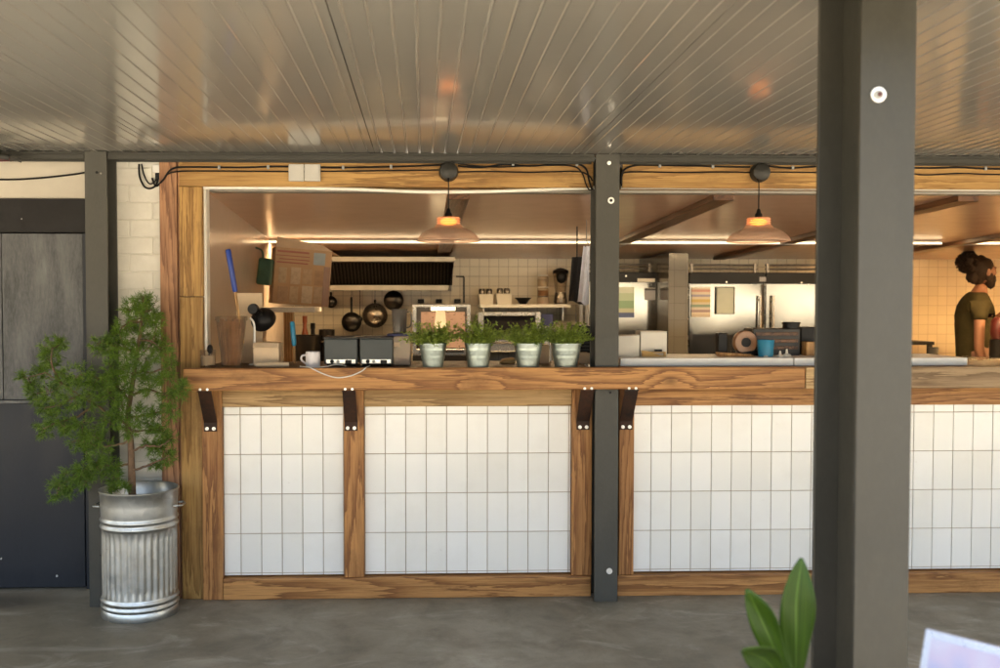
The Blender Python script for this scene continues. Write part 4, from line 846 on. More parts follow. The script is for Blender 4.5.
# hanging pans
def rail():
    t = thing('pan_rail', 'slim dark steel pan rail under the extractor hood', 'rail', (0, 4.3, 1.5))
    g = G(); zz = hgt(288.5, 4.3); g.tube([(P(322, 288, 4.3).x, 4.3, zz), (P(408, 288, 4.3).x, 4.3, zz)], .005, 8); g.build('bar', 'panrim', t, smooth=60)
    for px in (324, 406): g = G(); g.tube([(P(px, 288, 4.3).x, 4.3, zz), (P(px, 288, 4.3).x, KB, zz)], .005, 8); g.build('wall_bracket', 'panrim', t, smooth=60)
rail()
def pan(label, px, py, rpx, hx, hy, name='frying_pan', mat='panblack', dome=.03):
    Y = 4.28; c = P(px, py, Y); r = rpx*8.86/972; t = thing(name, label, 'pan', c)
    g = G(); g.lathe([(0, .0+dome), (r*.55, dome*.92), (r*.78, dome*.6), (r, 0), (r+.004, -.004), (r, -.007), (r*.78, dome*.45), (0, dome*.8)], c, 36, axis='Y'); g.build('pan_bowl', mat, t, smooth=40)
    if hx is not None:
        a = P(hx, hy, Y); d = (a-c).normalized(); g = G(); g.tube([c+d*r*.95, c+d*r*1.1, a.lerp(c, .1), a], [.007, .009, .012, .009], 8); g.build('handle', 'black', t, smooth=60)
        g = G(); zz = hgt(288.5, 4.3); g.tube([a, Vector((a.x, 4.3, zz+.006))], .0025, 6); g.build('hook', 'panrim', t)
pan('black square sided frying pan hanging handle up by the toasters', 351.5, 322, 9.5, 351.5, 297); pan('large round wok hanging under the hood', 375, 315.5, 12, 375, 299.5, 'wok', 'panrim', .06)
pan('dark round pan hanging behind the wok at upper right', 393.5, 300.5, 9.5, None, None)
pan('small black pan half hidden by the carton', 331, 302, 5.5, 331, 292)
g = G(); g.tube([P(360, 289, 4.29), P(360, 317, 4.29)], .004, 6); g.ball(P(360, 319, 4.29), .026, sc_=(1, .5, .9)); mk('ladle', 'thin dark ladle hanging between the pan and the wok', 'ladle', g, 'panblack', smooth=60)
# stock pots on the bench behind the toasters
def stockpot(label, x0, x1, y0, Y, lid=True):
    a, b = P(x0, y0, Y), P(x1, y0, Y); r = (b.x-a.x)/2; c = Vector(((a.x+b.x)/2, Y+r, BZ)); h = a.z-BZ; t = thing('stock_pot', label, 'pot', c)
    g = G(); g.lathe([(0, .001), (r*.96, .001), (r, .01), (r, h), (r+.006, h+.003), (r-.004, h), (r-.006, h*.7), (0, h*.7)], c, 36); g.build('pot_body', 'panblack', t, smooth=40)
    for s in (-1, 1): g = G(); g.tube(bez([c+Vector((s*r, -.05, h*.8)), c+Vector((s*(r+.04), -.03, h*.81)), c+Vector((s*(r+.04), .03, h*.81)), c+Vector((s*r, .05, h*.8))], 5), .006, 8); g.build('handle', 'panrim', t, smooth=60)
stockpot('wide black stock pot behind the cyan brush', 284, 319, 336, 3.75); stockpot('second black stock pot left of the toasters at the back', 318, 334, 330, 3.9)
for i, (px, py, m, lab) in enumerate(((305, 316, 'tubred', 'small red and amber bottle on the back bench'), (313, 323, 'black', 'small black grinder on the back bench'))):
    c = P(px, 340, 4.3); c.z = BZ; h = P(px, py, 4.3).z - BZ; g = G(); g.lathe([(0, 0), (.03, 0), (.032, h*.6), (.018, h*.75), (.018, h*.85), (.022, h*.86), (.022, h), (0, h)], c, 20); mk('sauce_bottle' if i == 0 else 'pepper_grinder', lab, 'bottle' if i == 0 else 'grinder', g, m, smooth=40)
# combi oven
Yo = 3.74; t = thing('combi_oven', 'steel countertop oven with lit window behind the herb pots', 'oven', (P(441, 330, Yo).x, Yo, BZ))
ax, bx_ = P(412.5, 330, Yo).x, P(470.5, 330, Yo).x; ozt = hgt(304.5, Yo)
g = G(); g.box(ax, bx_, Yo+.02, Yo+.55, BZ+.002, ozt); g.build('oven_body', 'steel', t, bevel=.004)
def ring(x0, x1, z0, z1, y0, y1, w, wb=None):
    wb = wb or w; g = G(); g.box(x0, x0+w, y0, y1, z0, z1); g.box(x1-w, x1, y0, y1, z0, z1); g.box(x0+w+.0005, x1-w-.0005, y0, y1, z1-w*.7, z1); g.box(x0+w+.0005, x1-w-.0005, y0, y1, z0, z0+wb); return g
dr = ring(ax, bx_, BZ+.1, ozt, Yo-.01, Yo+.018, .032, .05).build('oven_door', 'steel', t, bevel=.002)
g = G(); g.box(ax+.034, bx_-.034, Yo+.004, Yo+.008, BZ+.152, ozt-.024); g.build('door_glass', 'ovenglass', dr)
g = G(); g.box(P(421, 320, Yo).x, P(465, 320, Yo).x, Yo+.001, Yo+.0035, hgt(348, Yo), hgt(312, Yo)); g.build('lit_window', 'ovenin', dr)
g = G(); g.box(P(431, 320, Yo).x, P(455, 320, Yo).x, Yo-.003, Yo+.0005, hgt(310.3, Yo), hgt(307.3, Yo)); g.build('lamp', 'ovenlamp', dr)
g = G(); g.prism([(P(436, 320, Yo).x, hgt(311.5, Yo)), (P(445, 320, Yo).x, hgt(311.5, Yo)), (P(447, 320, Yo).x, hgt(329, Yo)), (P(434, 320, Yo).x, hgt(329, Yo))], Yo-.0015, Yo+.0005); g.build('paper_tray', 'wbox', dr)
g = G(); g.tube([(ax+.06, Yo-.035, BZ+.13), (bx_-.06, Yo-.035, BZ+.13)], .008, 8); g.tube([(ax+.07, Yo-.035, BZ+.13), (ax+.07, Yo-.01, BZ+.13)], .006, 6); g.tube([(bx_-.07, Yo-.035, BZ+.13), (bx_-.07, Yo-.01, BZ+.13)], .006, 6); g.build('handle', 'black', dr, smooth=60)
g = G(); g.box(ax, bx_, Yo-.004, Yo+.018, BZ+.004, BZ+.095); g.build('control_panel', 'hoodblack', t, bevel=.003)
# wall sockets above the oven
for px, lab in ((421, 'dark wall socket above the oven, nearest the hood'), (439, 'dark wall socket above the oven, middle of three'), (457.5, 'dark wall socket above the oven, nearest the wall shelf')):
    bx = px_box(px-3.2, px+3.2, 299, 303.3, KB-.03, .029); g = G(); g.box(*bx); mk('wall_socket', lab, 'socket', g, 'black', 'dark sockets in a row above the oven', bevel=.004)
g = G(); g.tube([P(464, 277, KB-.012), P(464, 303, KB-.012)], .007, 8); g.tube([P(456, 276.5, KB-.012), P(464, 276.5, KB-.012)], .007, 8); mk('pipe', 'thin dark pipe on the cream tiles beside the hood', 'pipe', g, 'steel_dark', smooth=40)
# steel wall shelf with tubs
Ys = 4.2; t = thing('steel_wall_shelf', 'bright steel wall shelf holding tubs and jars', 'shelf', (.8, 4.4, 1.39))
x0, x1 = P(480, 305, Ys).x, P(571, 305, Ys).x; s0, s1 = hgt(307.6, Ys), hgt(304.3, Ys)
g = G(); g.box(x0, x1, Ys, KB-.002, s0, s1); g.build('shelf_board', 'lightboard', t, bevel=.002)
for x in (x0+.04, x1-.05): g = G(); g.prism([(x, s0-.001), (x+.012, s0-.001), (x+.012, s0-.12), (x, s0-.12)], Ys+.2, KB-.002); g.build('shelf_bracket', 'steel', t)
SZ = s1+.0005
def gastro(label, x0, x1, y0):
    a, b = P(x0, 304, Ys+.06), P(x1, 304, Ys+.06); z = hgt(y0, Ys+.06); t = thing('food_tub', label, 'tub', ((a.x+b.x)/2, Ys+.1, SZ), 'cream tubs on the steel wall shelf')
    g = G(); g.hexa([(a.x+.012, Ys+.065, SZ), (b.x-.012, Ys+.065, SZ), (b.x-.012, Ys+.2, SZ), (a.x+.012, Ys+.2, SZ)], [(a.x, Ys+.06, z), (b.x, Ys+.06, z), (b.x, Ys+.21, z), (a.x, Ys+.21, z)]); g.build('tub_wall', 'wbox', t, bevel=.005)
    g = G(); q = (a.x+b.x)/2
    for s in (-.035, .03): g.lathe([(0, .0), (.028, 0), (.03, .035), (.022, .05), (0, .05)], (q+s, Ys+.13, z), 18)
    g.build('jar_tops', 'panrim', t, smooth=40)
gastro('cream food tub at the open end of the steel wall shelf', 478.5, 494, 294); gastro('cream food tub next to the black bowl', 496, 512.5, 293.5)
c = P(523, 304, Ys+.12); c.z = SZ; g = G(); g.lathe([(0, .001), (.03, .0), (.055, .035), (.078, .058), (.08, .06), (.074, .058), (.05, .035), (0, .012)], c, 30); mk('black_bowl', 'black flared bowl on the steel wall shelf', 'bowl', g, 'black', smooth=50)
zz = SZ
t = None
for i, (hh, r, m) in enumerate(((.075, .056, 'tubred'), (.085, .052, 'clear'), (.11, .05, 'clear'))):
    c = P(543, 304, Ys+.12); c.z = zz; t = thing('storage_jar', ['bottom jar of the stack on the shelf, with red contents', 'middle clear jar of the stack on the shelf', 'topmost clear jar of the stack on the shelf'][i], 'jar', c, 'stacked jars on the steel wall shelf')
    g = G(); g.lathe([(0, .001), (r, .001), (r, hh*.8), (r*.85, hh*.86), (0, hh*.86)], c, 24); g.build('jar_wall', 'tubbody' if m != 'clear' else m, t, smooth=40)
    g = G(); g.lathe([(0, .003), (r-.005, .003), (r-.005, hh*.6), (0, hh*.6)], c, 20); g.build('contents', 'tubred' if i == 0 else 'straw' if i == 1 else 'tubbody', t, smooth=40)
    g = G(); g.lathe([(0, hh*.862), (r*.9, hh*.862), (r*.92, hh), (0, hh)], c, 24); g.build('lid', 'wbox' if i else 'panrim', t, smooth=40); zz += hh+.0005
c = P(560.5, 304, Ys+.14); c.z = SZ; t = thing('blender', 'clear jug blender with black top on the steel wall shelf', 'blender', c)
g = G(); g.lathe([(0, 0), (.058, 0), (.062, .03), (.05, .11), (0, .11)], c, 24); g.build('motor_base', 'panrim', t, smooth=40)
g = G(); g.lathe([(.045, .112), (.07, .28), (.073, .28), (.048, .112)], c, 24); g.build('jug_wall', 'clear', t, smooth=40)
g = G(); g.lathe([(0, .281), (.074, .281), (.07, .31), (.03, .33), (0, .335)], c, 24); g.ball(c+Vector((.0, -.06, .25)), .055, sc_=(.9, .5, 1.1)); g.build('lid', 'black', t, smooth=40)
# salamander grill under the shelf
Yg = 3.95; t = thing('salamander_grill', 'pale steel grill with a dark slot below the wall shelf', 'grill', (.75, Yg, BZ))
ax, bx_ = P(478, 330, Yg).x, P(541, 330, Yg).x; z0, z1 = hgt(352, Yg), hgt(312, Yg)
for x in (ax+.03, bx_-.03):
    for y in (Yg+.05, Yg+.4): g = G(); g.box(x-.015, x+.015, y-.015, y+.015, BZ+.001, z0-.0005); g.build('leg', 'steel', t)
ring(ax, bx_, z0, z1, Yg, Yg+.45, .05, .16).build('grill_body', 'steel', t, bevel=.004)
g = G(); g.box(ax+.051, bx_-.051, Yg+.1, Yg+.44, z0+.162, z1-.036); g.build('grill_cavity', 'hoodblack', t)
g = G(); g.tube([(ax+.1, Yg-.03, z0+.08), (bx_-.1, Yg-.03, z0+.08)], .008, 8); g.tube([(ax+.12, Yg-.03, z0+.08), (ax+.12, Yg, z0+.08)], .006, 6); g.tube([(bx_-.12, Yg-.03, z0+.08), (bx_-.12, Yg, z0+.08)], .006, 6); g.build('handle', 'panrim', t, smooth=60)
bx = px_box(541.5, 553, 314, 326, 4.0, .12); t = thing('navy_box', 'navy blue box on a stand behind the two pots nearest the middle post', 'box', ((bx[0]+bx[1])/2, 4.06, BZ)); g = G(); g.box(*bx); g.build('box_body', 'navy', t, bevel=.004)
g = G(); g.box(bx[0]+.01, bx[1]-.01, 4.01, 4.11, BZ+.001, bx[4]-.001); g.build('box_stand', 'steel', t)
# cloth on hook, black aprons, fryer, cartons by middle post
Yk = 1.35
def cloth(x0t, x1t, x0b, x1b, y0, y1, Y, amp=.012, n=16, m=14):
    g = G(); vs, fs = [], []
    for s in (0, 1):
        for j in range(m+1):
            f = j/m
            for i in range(n+1):
                u = i/n; px = (x0t+(x1t-x0t)*u)*(1-f) + (x0b+(x1b-x0b)*u)*f; p = P(px, y0+(y1-y0)*f, Y)
                vs.append((p.x, Y + s*.006 + amp*math.sin(u*9+f*1.7)*(.4+.6*f), p.z + (.012*math.sin(u*5+1) if j == m else 0)))
    N = (n+1)*(m+1)
    for j in range(m):
        for i in range(n):
            a = j*(n+1)+i; fs += [(a, a+1, a+n+2, a+n+1), (N+a, N+a+n+1, N+a+n+2, N+a+1)]
    b_ = [i for i in range(n+1)] + [(n+1)*j+n for j in range(1, m+1)] + [(n+1)*m+i for i in range(n-1, -1, -1)] + [(n+1)*j for j in range(m-1, 0, -1)]
    fs += [(b_[k], N+b_[k], N+b_[(k+1) % len(b_)], b_[(k+1) % len(b_)]) for k in range(len(b_))]
    g.add(vs, fs); return g
t = thing('hanging_cloth', 'blue and white cloth hanging from a hook beside the middle post', 'cloth', P(586, 304, Yk))
cloth(583.5, 590, 578, 588.5, 246, 303.5, Yk, .014).build('cloth_drape', 'linen', t, smooth=60)
g = G(); hp = P(586.5, 245, Yk); g.tube(bez([Vector((hp.x, Yk, zc(Yk)-.0005)), Vector((hp.x, Yk, hp.z+.03)), hp+Vector((.012, 0, .01)), hp+Vector((.006, 0, -.012)), hp+Vector((-.01, 0, -.006))], 6), .0028, 8); g.build('hook', 'panrim', t, smooth=60)
t = thing('black_apron', 'black apron hanging in the shade behind the blue and white cloth', 'apron', P(574, 300, 1.7))
cloth(572, 583, 569, 586, 257, 303, 1.72, .02).build('apron_drape', 'blackcloth', t, smooth=60)
g = G(); hp = P(577, 257, 1.72); g.tube(bez([hp, hp+Vector((.0, 0, .05)), Vector((hp.x, 1.72, zc(1.72)-.0005))], 5), .004, 6); g.build('strap', 'blackcloth', t)
bx = px_box(578, 596, 326, 354, 1.1, .3); t = thing('slatted_heater', 'black slatted appliance on a frame beside the middle post', 'appliance', ((bx[0]+bx[1])/2, 1.2, 0)); g = G(); g.box(*bx); g.build('appliance_body', 'black', t, bevel=.004)
g = G()
for k in range(7): z = bx[4]+.02+k*.021; g.box(bx[0]+.008, bx[1]-.008, 1.092, 1.0995, z, z+.009)
g.build('slats', 'toasterside', t)
for xx_ in (bx[0]+.01, bx[1]-.01):
    for yy in (1.12, 1.38): g = G(); g.box(xx_-.009, xx_+.009, yy-.009, yy+.009, .007, bx[4]-.001); g.build('leg', 'steel', t)
for px, lab in ((581, 'cream pipe below the hanging cloth, farther from the post'), (587, 'cream pipe below the hanging cloth, closer to the post')):
    x = P(px, 310, 1.5).x; g = G(); g.tube([(x, 1.5, .007), (x, 1.5, hgt(304.5, 1.5))], .012, 10); mk('pipe', lab, 'pipe', g, 'wbox', 'cream pipes below the cloth', smooth=40)
for a, b, y0, Y, lab in ((540.5, 549.5, 345, .22, 'tall cream carton between the two pots nearest the middle post'), (579, 591, 353.5, .2, 'low cream carton beside the foot of the middle post')):
    bx = px_box(a, b, y0, 366, Y, .12); t = thing('cream_carton', lab, 'carton', ((bx[0]+bx[1])/2, Y, WT)); g = G(); g.box(bx[0], bx[1], Y, Y+.12, WT, bx[5]); g.build('carton_body', 'cardpale', t, bevel=.002)
    g = G(); g.box(bx[0]+.006, bx[1]-.006, Y+.045, Y+.075, bx[5]+.0003, bx[5]+.0012); g.build('parcel_tape', 'tape', t)
g = G(); g.hexa([(P(500, 366, .2).x, .2, WT), (P(516, 366, .2).x, .2, WT), (P(516, 366, .2).x, .3, WT), (P(500, 366, .2).x, .3, WT)], [(P(503, 366, .2).x, .2, WT+.02), (P(515, 366, .2).x, .21, WT+.03), (P(515, 366, .2).x, .29, WT+.03), (P(503, 366, .2).x, .29, WT+.02)]); mk('bread_loaf', 'small brown loaf lying between the second and third pots', 'bread', g, 'kraft', bevel=.008)

# ------------------------------------------------------------------ right bay: fridges, pillar
Yf = 3.9
def fridge(label, x0, x1, ytop, ydoor, Y, hinge):
    a, b = P(x0, 300, Y).x, P(x1, 300, Y).x; zt_, zd = hgt(ytop, Y), hgt(ydoor, Y); t = thing('steel_fridge', label, 'fridge', ((a+b)/2, Y, 0), 'tall steel fridges at the back')
    g = G(); g.box(a, b, Y+.03, KB-.01, .1, zt_); g.build('cabinet', 'steel', t, bevel=.004)
    g = G(); g.box(a, b, Y-.012, Y+.028, zd+.004, zt_); hd = g.build('header_panel', 'black', t, bevel=.004)
    # door: very slightly dished sheet, so that reflections bend
    n = 14; m = 20; vs, fs = [], []
    for j in range(m+1):
        for i in range(n+1):
            u, v = i/n, j/m; x = a+.006+(b-a-.012)*u; z = .12+(zd-.12)*v
            e = min(u, 1-u, 1)*12; y = Y - .012 + .004*math.sin(u*3.1+v*1.3)*.5 + .0025*math.sin(v*9+u*2) + (.008*(1-min(1, e)) )
            vs.append((x, y, z))
    for j in range(m):
        for i in range(n): k = j*(n+1)+i; fs.append((k, k+1, k+n+2, k+n+1))
    g = G(); g.add(vs, fs); N = len(vs); L = [0, n, (n+1)*(m+1)-1, (n+1)*m]
    g.box(a+.006, b-.006, Y+.003, Y+.028, .12, zd); d = g.build('door', 'fridge', t, smooth=30)
    hx = b-.05 if hinge == 'R' else a+.05
    g = G(); g.tube([(hx, Y-.05, .7), (hx, Y-.05, zd-.1)], .011, 10)
    for z in (.74, zd-.14): g.tube([(hx, Y-.05, z), (hx, Y-.01, z)], .008, 8)
    g.build('handle', 'steel', d, smooth=60)
    for x in (a+.05, b-.05): g = G(); g.lathe([(0, .007), (.02, .007), (.02, .1), (0, .1)], (x, Y+.08, 0), 12); g.build('foot', 'black', t)
    for k in range(2):
        g = G(); z = zt_+.035+k*.035; g.tube([(a+.03, Y+.1, z), (b-.03, Y+.1, z)], .010, 8); g.build('top_rail', 'panrim', t, smooth=60)
    for x in (a+.05, b-.05): g = G(); g.box(x-.01, x+.01, Y+.09, Y+.11, zt_+.001, zt_+.085); g.build('rail_support', 'panrim', t)
    return t, hd, a, b, zt_, zd
f1, h1, *_ = fridge('steel fridge partly hidden by the middle post, with a green and blue poster', 588, 657.5, 272, 282.5, Yf, 'L')
f2, h2, *_ = fridge('steel fridge beside the tiled pillar, with striped poster and framed notice', 689, 764, 272.2, 284, Yf, 'R')
f3, h3, *_ = fridge('steel fridge half hidden by the large steel column', 765.5, 842, 272.2, 284, Yf, 'L')
bx = px_box(637.5, 655, 278.5, 282, Yf-.015, .0025); g = G(); g.box(*bx); g.build('display', 'lightboard', h1)
for h_, px, py in ((h1, 626, 276), (h2, 726.5, 282), (h3, 801.5, 282.5)):
    g = G(); g.lathe([(0, .003), (.008, .003), (.008, 0)], P(px, py, Yf-.0125), 12, axis='Y'); g.build('indicator', 'bolt', h_)
bx = px_box(759.5, 766, 277, 281.5, Yf-.0145, .002); g = G(); g.box(*bx); g.build('badge', 'labelpaper', h3)
def sheet(label, x0, x1, y0, y1, mat, name='poster', frame=None):
    Y = Yf-.028; bx = px_box(x0, x1, y0, y1, Y, .004); t = thing(name, label, name.replace('_', ' '), (bx[0], Y, bx[4]))
    m = mat(bx[5]-bx[4]) if callable(mat) else mat
    g = G(); g.box(*bx); g.build('printed_sheet', m, t)
    if frame: ring(bx[0]-.006, bx[1]+.006, bx[4]-.006, bx[5]+.006, Y-.006, Y-.001, .009, .007).build('poster_frame', frame, t)
    return bx, t
sheet('poster with a green photograph over a blue band on the first fridge', 614, 634.3, 287, 317.5, lambda h: bands('green_blue_poster', [(0, (.07, .10, .22)), (.16, (.42, .45, .36)), (.30, (.22, .36, .24)), (.55, (.40, .52, .40)), (.8, (.55, .62, .55))], 0, h))
sheet('small grey label with dark heading on the first fridge', 645, 655.5, 288, 300, lambda h: bands('grey_label', [(0, (.33, .34, .40)), (.8, (.03, .03, .04)), (.97, (.6, .6, .58))], 0, h), 'label_sheet')
sheet('poster of pastel stripes beside the tiled pillar', 691.5, 710.5, 287.5, 317, lambda h: bands('striped_poster', [(0, (.50, .42, .36)), (.09, (.62, .55, .46)), (.16, (.30, .22, .24)), (.24, (.55, .50, .46)), (.33, (.20, .30, .24)), (.42, (.55, .5, .4)), (.5, (.52, .40, .16)), (.6, (.62, .55, .45)), (.68, (.30, .30, .42)), (.76, (.62, .55, .48)), (.85, (.55, .30, .26)), (.93, (.66, .6, .52))], 0, h))
sheet('grey framed notice on the fridge beside the pillar', 716.5, 734, 287.5, 313.5, 'notice', 'notice', 'noticeframe')
Yp = 3.5; xa, xb = P(668.5, 300, Yp).x, P(688, 300, Yp).x
g = G(); g.box(xa, xb, Yp, KB, .007, zc(KB)-.003); mk('tiled_pillar', 'dark tiled pillar between the steel fridges', 'pillar', g, 'gtile')
# things on the white ledge
LZ = lz+.0005
def ledge_box(name, label, x0, x1, ytop, Y, dep, mat, cat='box', tilt=0, taper=0):
    a, b = P(x0, 358, Y).x, P(x1, 358, Y).x; z = hgt(ytop, Y); t = thing(name, label, cat, ((a+b)/2, Y+dep/2, LZ))
    g = G(); g.hexa([(a+taper, Y, LZ), (b-taper, Y, LZ), (b-taper, Y+dep, LZ), (a+taper, Y+dep, LZ)], [(a, Y, z), (b, Y, z+tilt), (b, Y+dep, z+tilt), (a, Y+dep, z)]); g.build(name.split('_')[-1] + '_body', mat, t, bevel=.004); return t, a, b, z
t_, a, b, z = ledge_box('white_carton', 'white carton right beside the middle steel post', 611, 639.5, 336.5, .17, .12, 'wbox', 'carton', .006)
g = G(); g.box(a+.02, b-.02, .165, .1695, LZ+.02, LZ+.05); g.build('fold_mark', 'wbox', t_)
t_, a, b, z = ledge_box('white_carton', 'taller white carton with a folded flap beside the yellow tray', 640.5, 667, 332.5, .19, .12, 'wbox', 'carton')
g = G(); g.box(a+.0, b, .19, .31, z+.0005, z+.004); g.build('lid_flap', 'wbox', t_, bevel=.001)
Y = .145; a, b = P(641, 358, Y).x, P(668, 358, Y).x; z = hgt(352.5, Y); t = thing('kraft_tray', 'open yellowish paper tray in front of the taller white carton', 'tray', ((a+b)/2, Y, LZ))
ring(a+.01, b-.01, LZ, z, Y, Y+.03, .006, .004).build('tray_rim', 'kraft', t)
g = G(); g.hexa([(a+.018, Y+.004, LZ), (b-.018, Y+.004, LZ), (b-.018, Y+.008, LZ), (a+.018, Y+.008, LZ)], [(a-.004, Y-.018, z+.008), (a+.035, Y-.016, z+.004), (a+.035, Y-.012, z+.004), (a-.004, Y-.014, z+.008)]); g.build('folded_corner', 'kraft', t)
g = G(); g.box(P(655.5, 358, Y).x, P(662, 358, Y).x, Y-.004, Y+.026, z+.001, z+.012); g.build('dark_clip', 'black', t, bevel=.002)
ledge_box('black_canister', 'narrow black canister in front of the framed fridge', 718.5, 727.5, 333.5, .25, .06, 'black', 'canister')
Y = .27; c = P(743, 341, Y); r = .055; c.z = LZ+r+.012; t = thing('tape_dispenser', 'black tape dispenser with a round roll on the white ledge', 'tape dispenser', (c.x, Y, LZ))
g = G(); g.lathe([(r*.45, 0), (r, 0), (r+.004, .01), (r+.004, .04), (r, .05), (r*.45, .05), (r*.45, 0)], c, 36, axis='Y'); g.build('tape_roll', 'tape', t, smooth=40)
g = G(); g.lathe([(0, -.002), (r*.42, -.002), (r*.42, .052), (0, .052)], c, 24, axis='Y'); g.build('hub', 'black', t, smooth=40)
g = G(); g.prism([(c.x-r*1.15, LZ), (c.x+r*1.5, LZ), (c.x+r*1.6, LZ+.05), (c.x+r*1.2, LZ+.03), (c.x-r*.9, LZ+.014), (c.x-r*1.15, LZ+.022)], Y-.055, Y+.005); g.build('dispenser_base', 'black', t, bevel=.002)
g = G(); a, b = P(719, 356, .15), P(756, 356, .15); g.hexa([(a.x, .14, LZ), (b.x, .14, LZ), (b.x, .19, LZ), (a.x, .19, LZ)], [(a.x-.006, .135, LZ+.022), (b.x-.03, .135, LZ+.012), (b.x-.03, .195, LZ+.012), (a.x-.006, .195, LZ+.022)]); mk('wooden_tray', 'shallow brown tray in front of the black canister', 'tray', g, 'stick', bevel=.003)
c = P(765.5, 358, .155); c.z = LZ; rb_ = .038; g = G(); hh = hgt(340.5, .155)-LZ
g.lathe([(0, .002), (rb_*.9, .002), (rb_*.93, 0), (rb_*1.08, hh-.004), (rb_*1.12, hh), (rb_*1.06, hh), (rb_*.88, .01), (0, .008)], c, 28)
mk('blue_beaker', 'blue plastic beaker in front of the dark crates', 'beaker', g, 'cyan', smooth=40)
t_, a, b, z = ledge_box('dark_crate', 'large dark brown crate behind the blue beaker', 753, 800, 329, .27, .15, 'toasterside', 'crate')
for k in range(3): g = G(); zz = LZ+.03+k*.035; g.box(a+.012, b-.012, .264, .2695, zz, zz+.016); g.build('crate_slat', 'dark_y', t_, bevel=.002)
c = P(791, 326, .32); c.z = z+.0006; hh = hgt(322.5, .32) - c.z; g = G(); g.lathe([(0, 0), (.042, 0), (.042, hh*.7), (.046, hh*.72), (.046, hh), (.03, hh+.002), (0, hh+.002)], c, 28); mk('black_tin', 'round black tin on top of the dark crate', 'tin', g, 'black', smooth=40)
ledge_box('black_carton', 'black carton between the dark crate and the large column', 801, 822, 327.5, .33, .1, 'black', 'carton')
ledge_box('wooden_block', 'small pale wooden block beside the large steel column', 806.5, 822, 342.5, .22, .07, 'stick', 'block')
for px, s, lab in ((766, .7, 'pale cone nozzle in front of the blue beaker'), (780.5, .75, 'pale cone nozzle farther from the large column'), (787, 1.0, 'tallest pale cone nozzle next to the black ledge joint')):
    c = P(px, 358, .13); c.z = LZ; c.y = .135; g = G(); q = .036*s; g.lathe([(0, 0), (.016*s+.006, 0), (.016*s+.005, q*.25), (.007, q*.45), (.004, q), (.0025, q+.002), (0, q+.002)], c, 20); mk('bottle_nozzle', lab, 'nozzle', g, 'wbox', 'pale bottle nozzles on the white ledge', smooth=40)

# ------------------------------------------------------------------ far right: bench, cook
Yb = 4.1; x0, x1 = P(880, 345, Yb).x, P(934.5, 345, Yb).x; z = hgt(342.5, Yb)
t = thing('dark_bench', 'dark metal bench against the tiles between large column and cook', 'bench', ((x0+x1)/2, Yb, 0))
g = G(); g.box(x0, x1, Yb, KB-.01, z-.03, z); g.build('bench_top', 'steel_dark', t, bevel=.003)
for x in (x0+.03, x1-.03):
    for y in (Yb+.03, KB-.05): g = G(); g.box(x-.018, x+.018, y-.018, y+.018, .007, z-.031); g.build('leg', 'steel_dark', t)
Yw = 3.0; z2 = hgt(361, Yw); xw0, xw1 = P(885, 360, Yw).x, 6.1
t = thing('steel_worktable', 'low steel table between the white ledge and the cook', 'table', ((xw0+xw1)/2, Yw, 0))
g = G(); g.box(xw0, xw1, Yw, Yw+.5, z2-.03, z2); g.build('table_top', 'steel', t, bevel=.003)
for x in (xw0+.04, xw1-.04):
    for y in (Yw+.04, Yw+.46): g = G(); g.box(x-.02, x+.02, y-.02, y+.02, .007, z2-.031); g.build('leg', 'steel', t)
c = P(933, 358, Yw+.2); c.z = z2; g = G(); g.lathe([(0, 0), (.035, 0), (.04, .09), (.036, .09), (.031, .008), (0, .008)], c, 20); mk('dark_beaker', 'small dark beaker on the steel table left of the cook', 'beaker', g, 'toasterside', smooth=40)
Ym = 3.66
c = P(1001, 358, 3.3); c.z = z2; hh = hgt(318, 3.3)-z2; t = thing('food_mixer', 'dark red food mixer with black base in front of the cook', 'mixer', c)
g = G(); g.lathe([(0, 0), (.085, 0), (.09, .02), (.085, hh*.45), (.08, hh*.46), (0, hh*.46)], c, 28); g.build('mixer_base', 'black', t, smooth=40)
g = G(); g.lathe([(0, hh*.462), (.07, hh*.462), (.085, hh*.6), (.08, hh*.9), (.06, hh), (0, hh)], c, 28); g.build('mixer_top', 'redplastic', t, smooth=40)

# person
def skin_mesh(name, verts, edges, radii, mat, parent=None, sub=2, root=0):
    me = bpy.data.meshes.new(name); me.from_pydata([Vector(v) for v in verts], edges, []); o = bpy.data.objects.new(name, me); COL.objects.link(o)
    md = o.modifiers.new('skin', 'SKIN'); md.use_smooth_shade = True
    for i, r in enumerate(radii):
        sv = me.skin_vertices[0].data[i]; sv.radius = r if hasattr(r, '__len__') else (r, r); sv.use_root = (i == root)
    sb = o.modifiers.new('sub', 'SUBSURF'); sb.levels = sb.render_levels = sub
    dg = bpy.context.evaluated_depsgraph_get(); m2 = bpy.data.meshes.new_from_object(o.evaluated_get(dg)); o.modifiers.clear(); o.data = m2; m2.name = name
    m2.polygons.foreach_set('use_smooth', [True]*len(m2.polygons)); m2.materials.clear(); m2.materials.append(M[mat])
    if parent: o.parent = parent
    return o
def pm(px, py, dy=0): p = P(px, py, Ym+dy); return Vector((p.x, Ym+dy, p.z))
pel = pm(974, 372); pel.z = .92
per = thing('person', 'man with dark hair in a bun, beard and olive t-shirt at the back right', 'person', (pel.x, Ym, 0))
off = Vector((pel.x, Ym, 0))
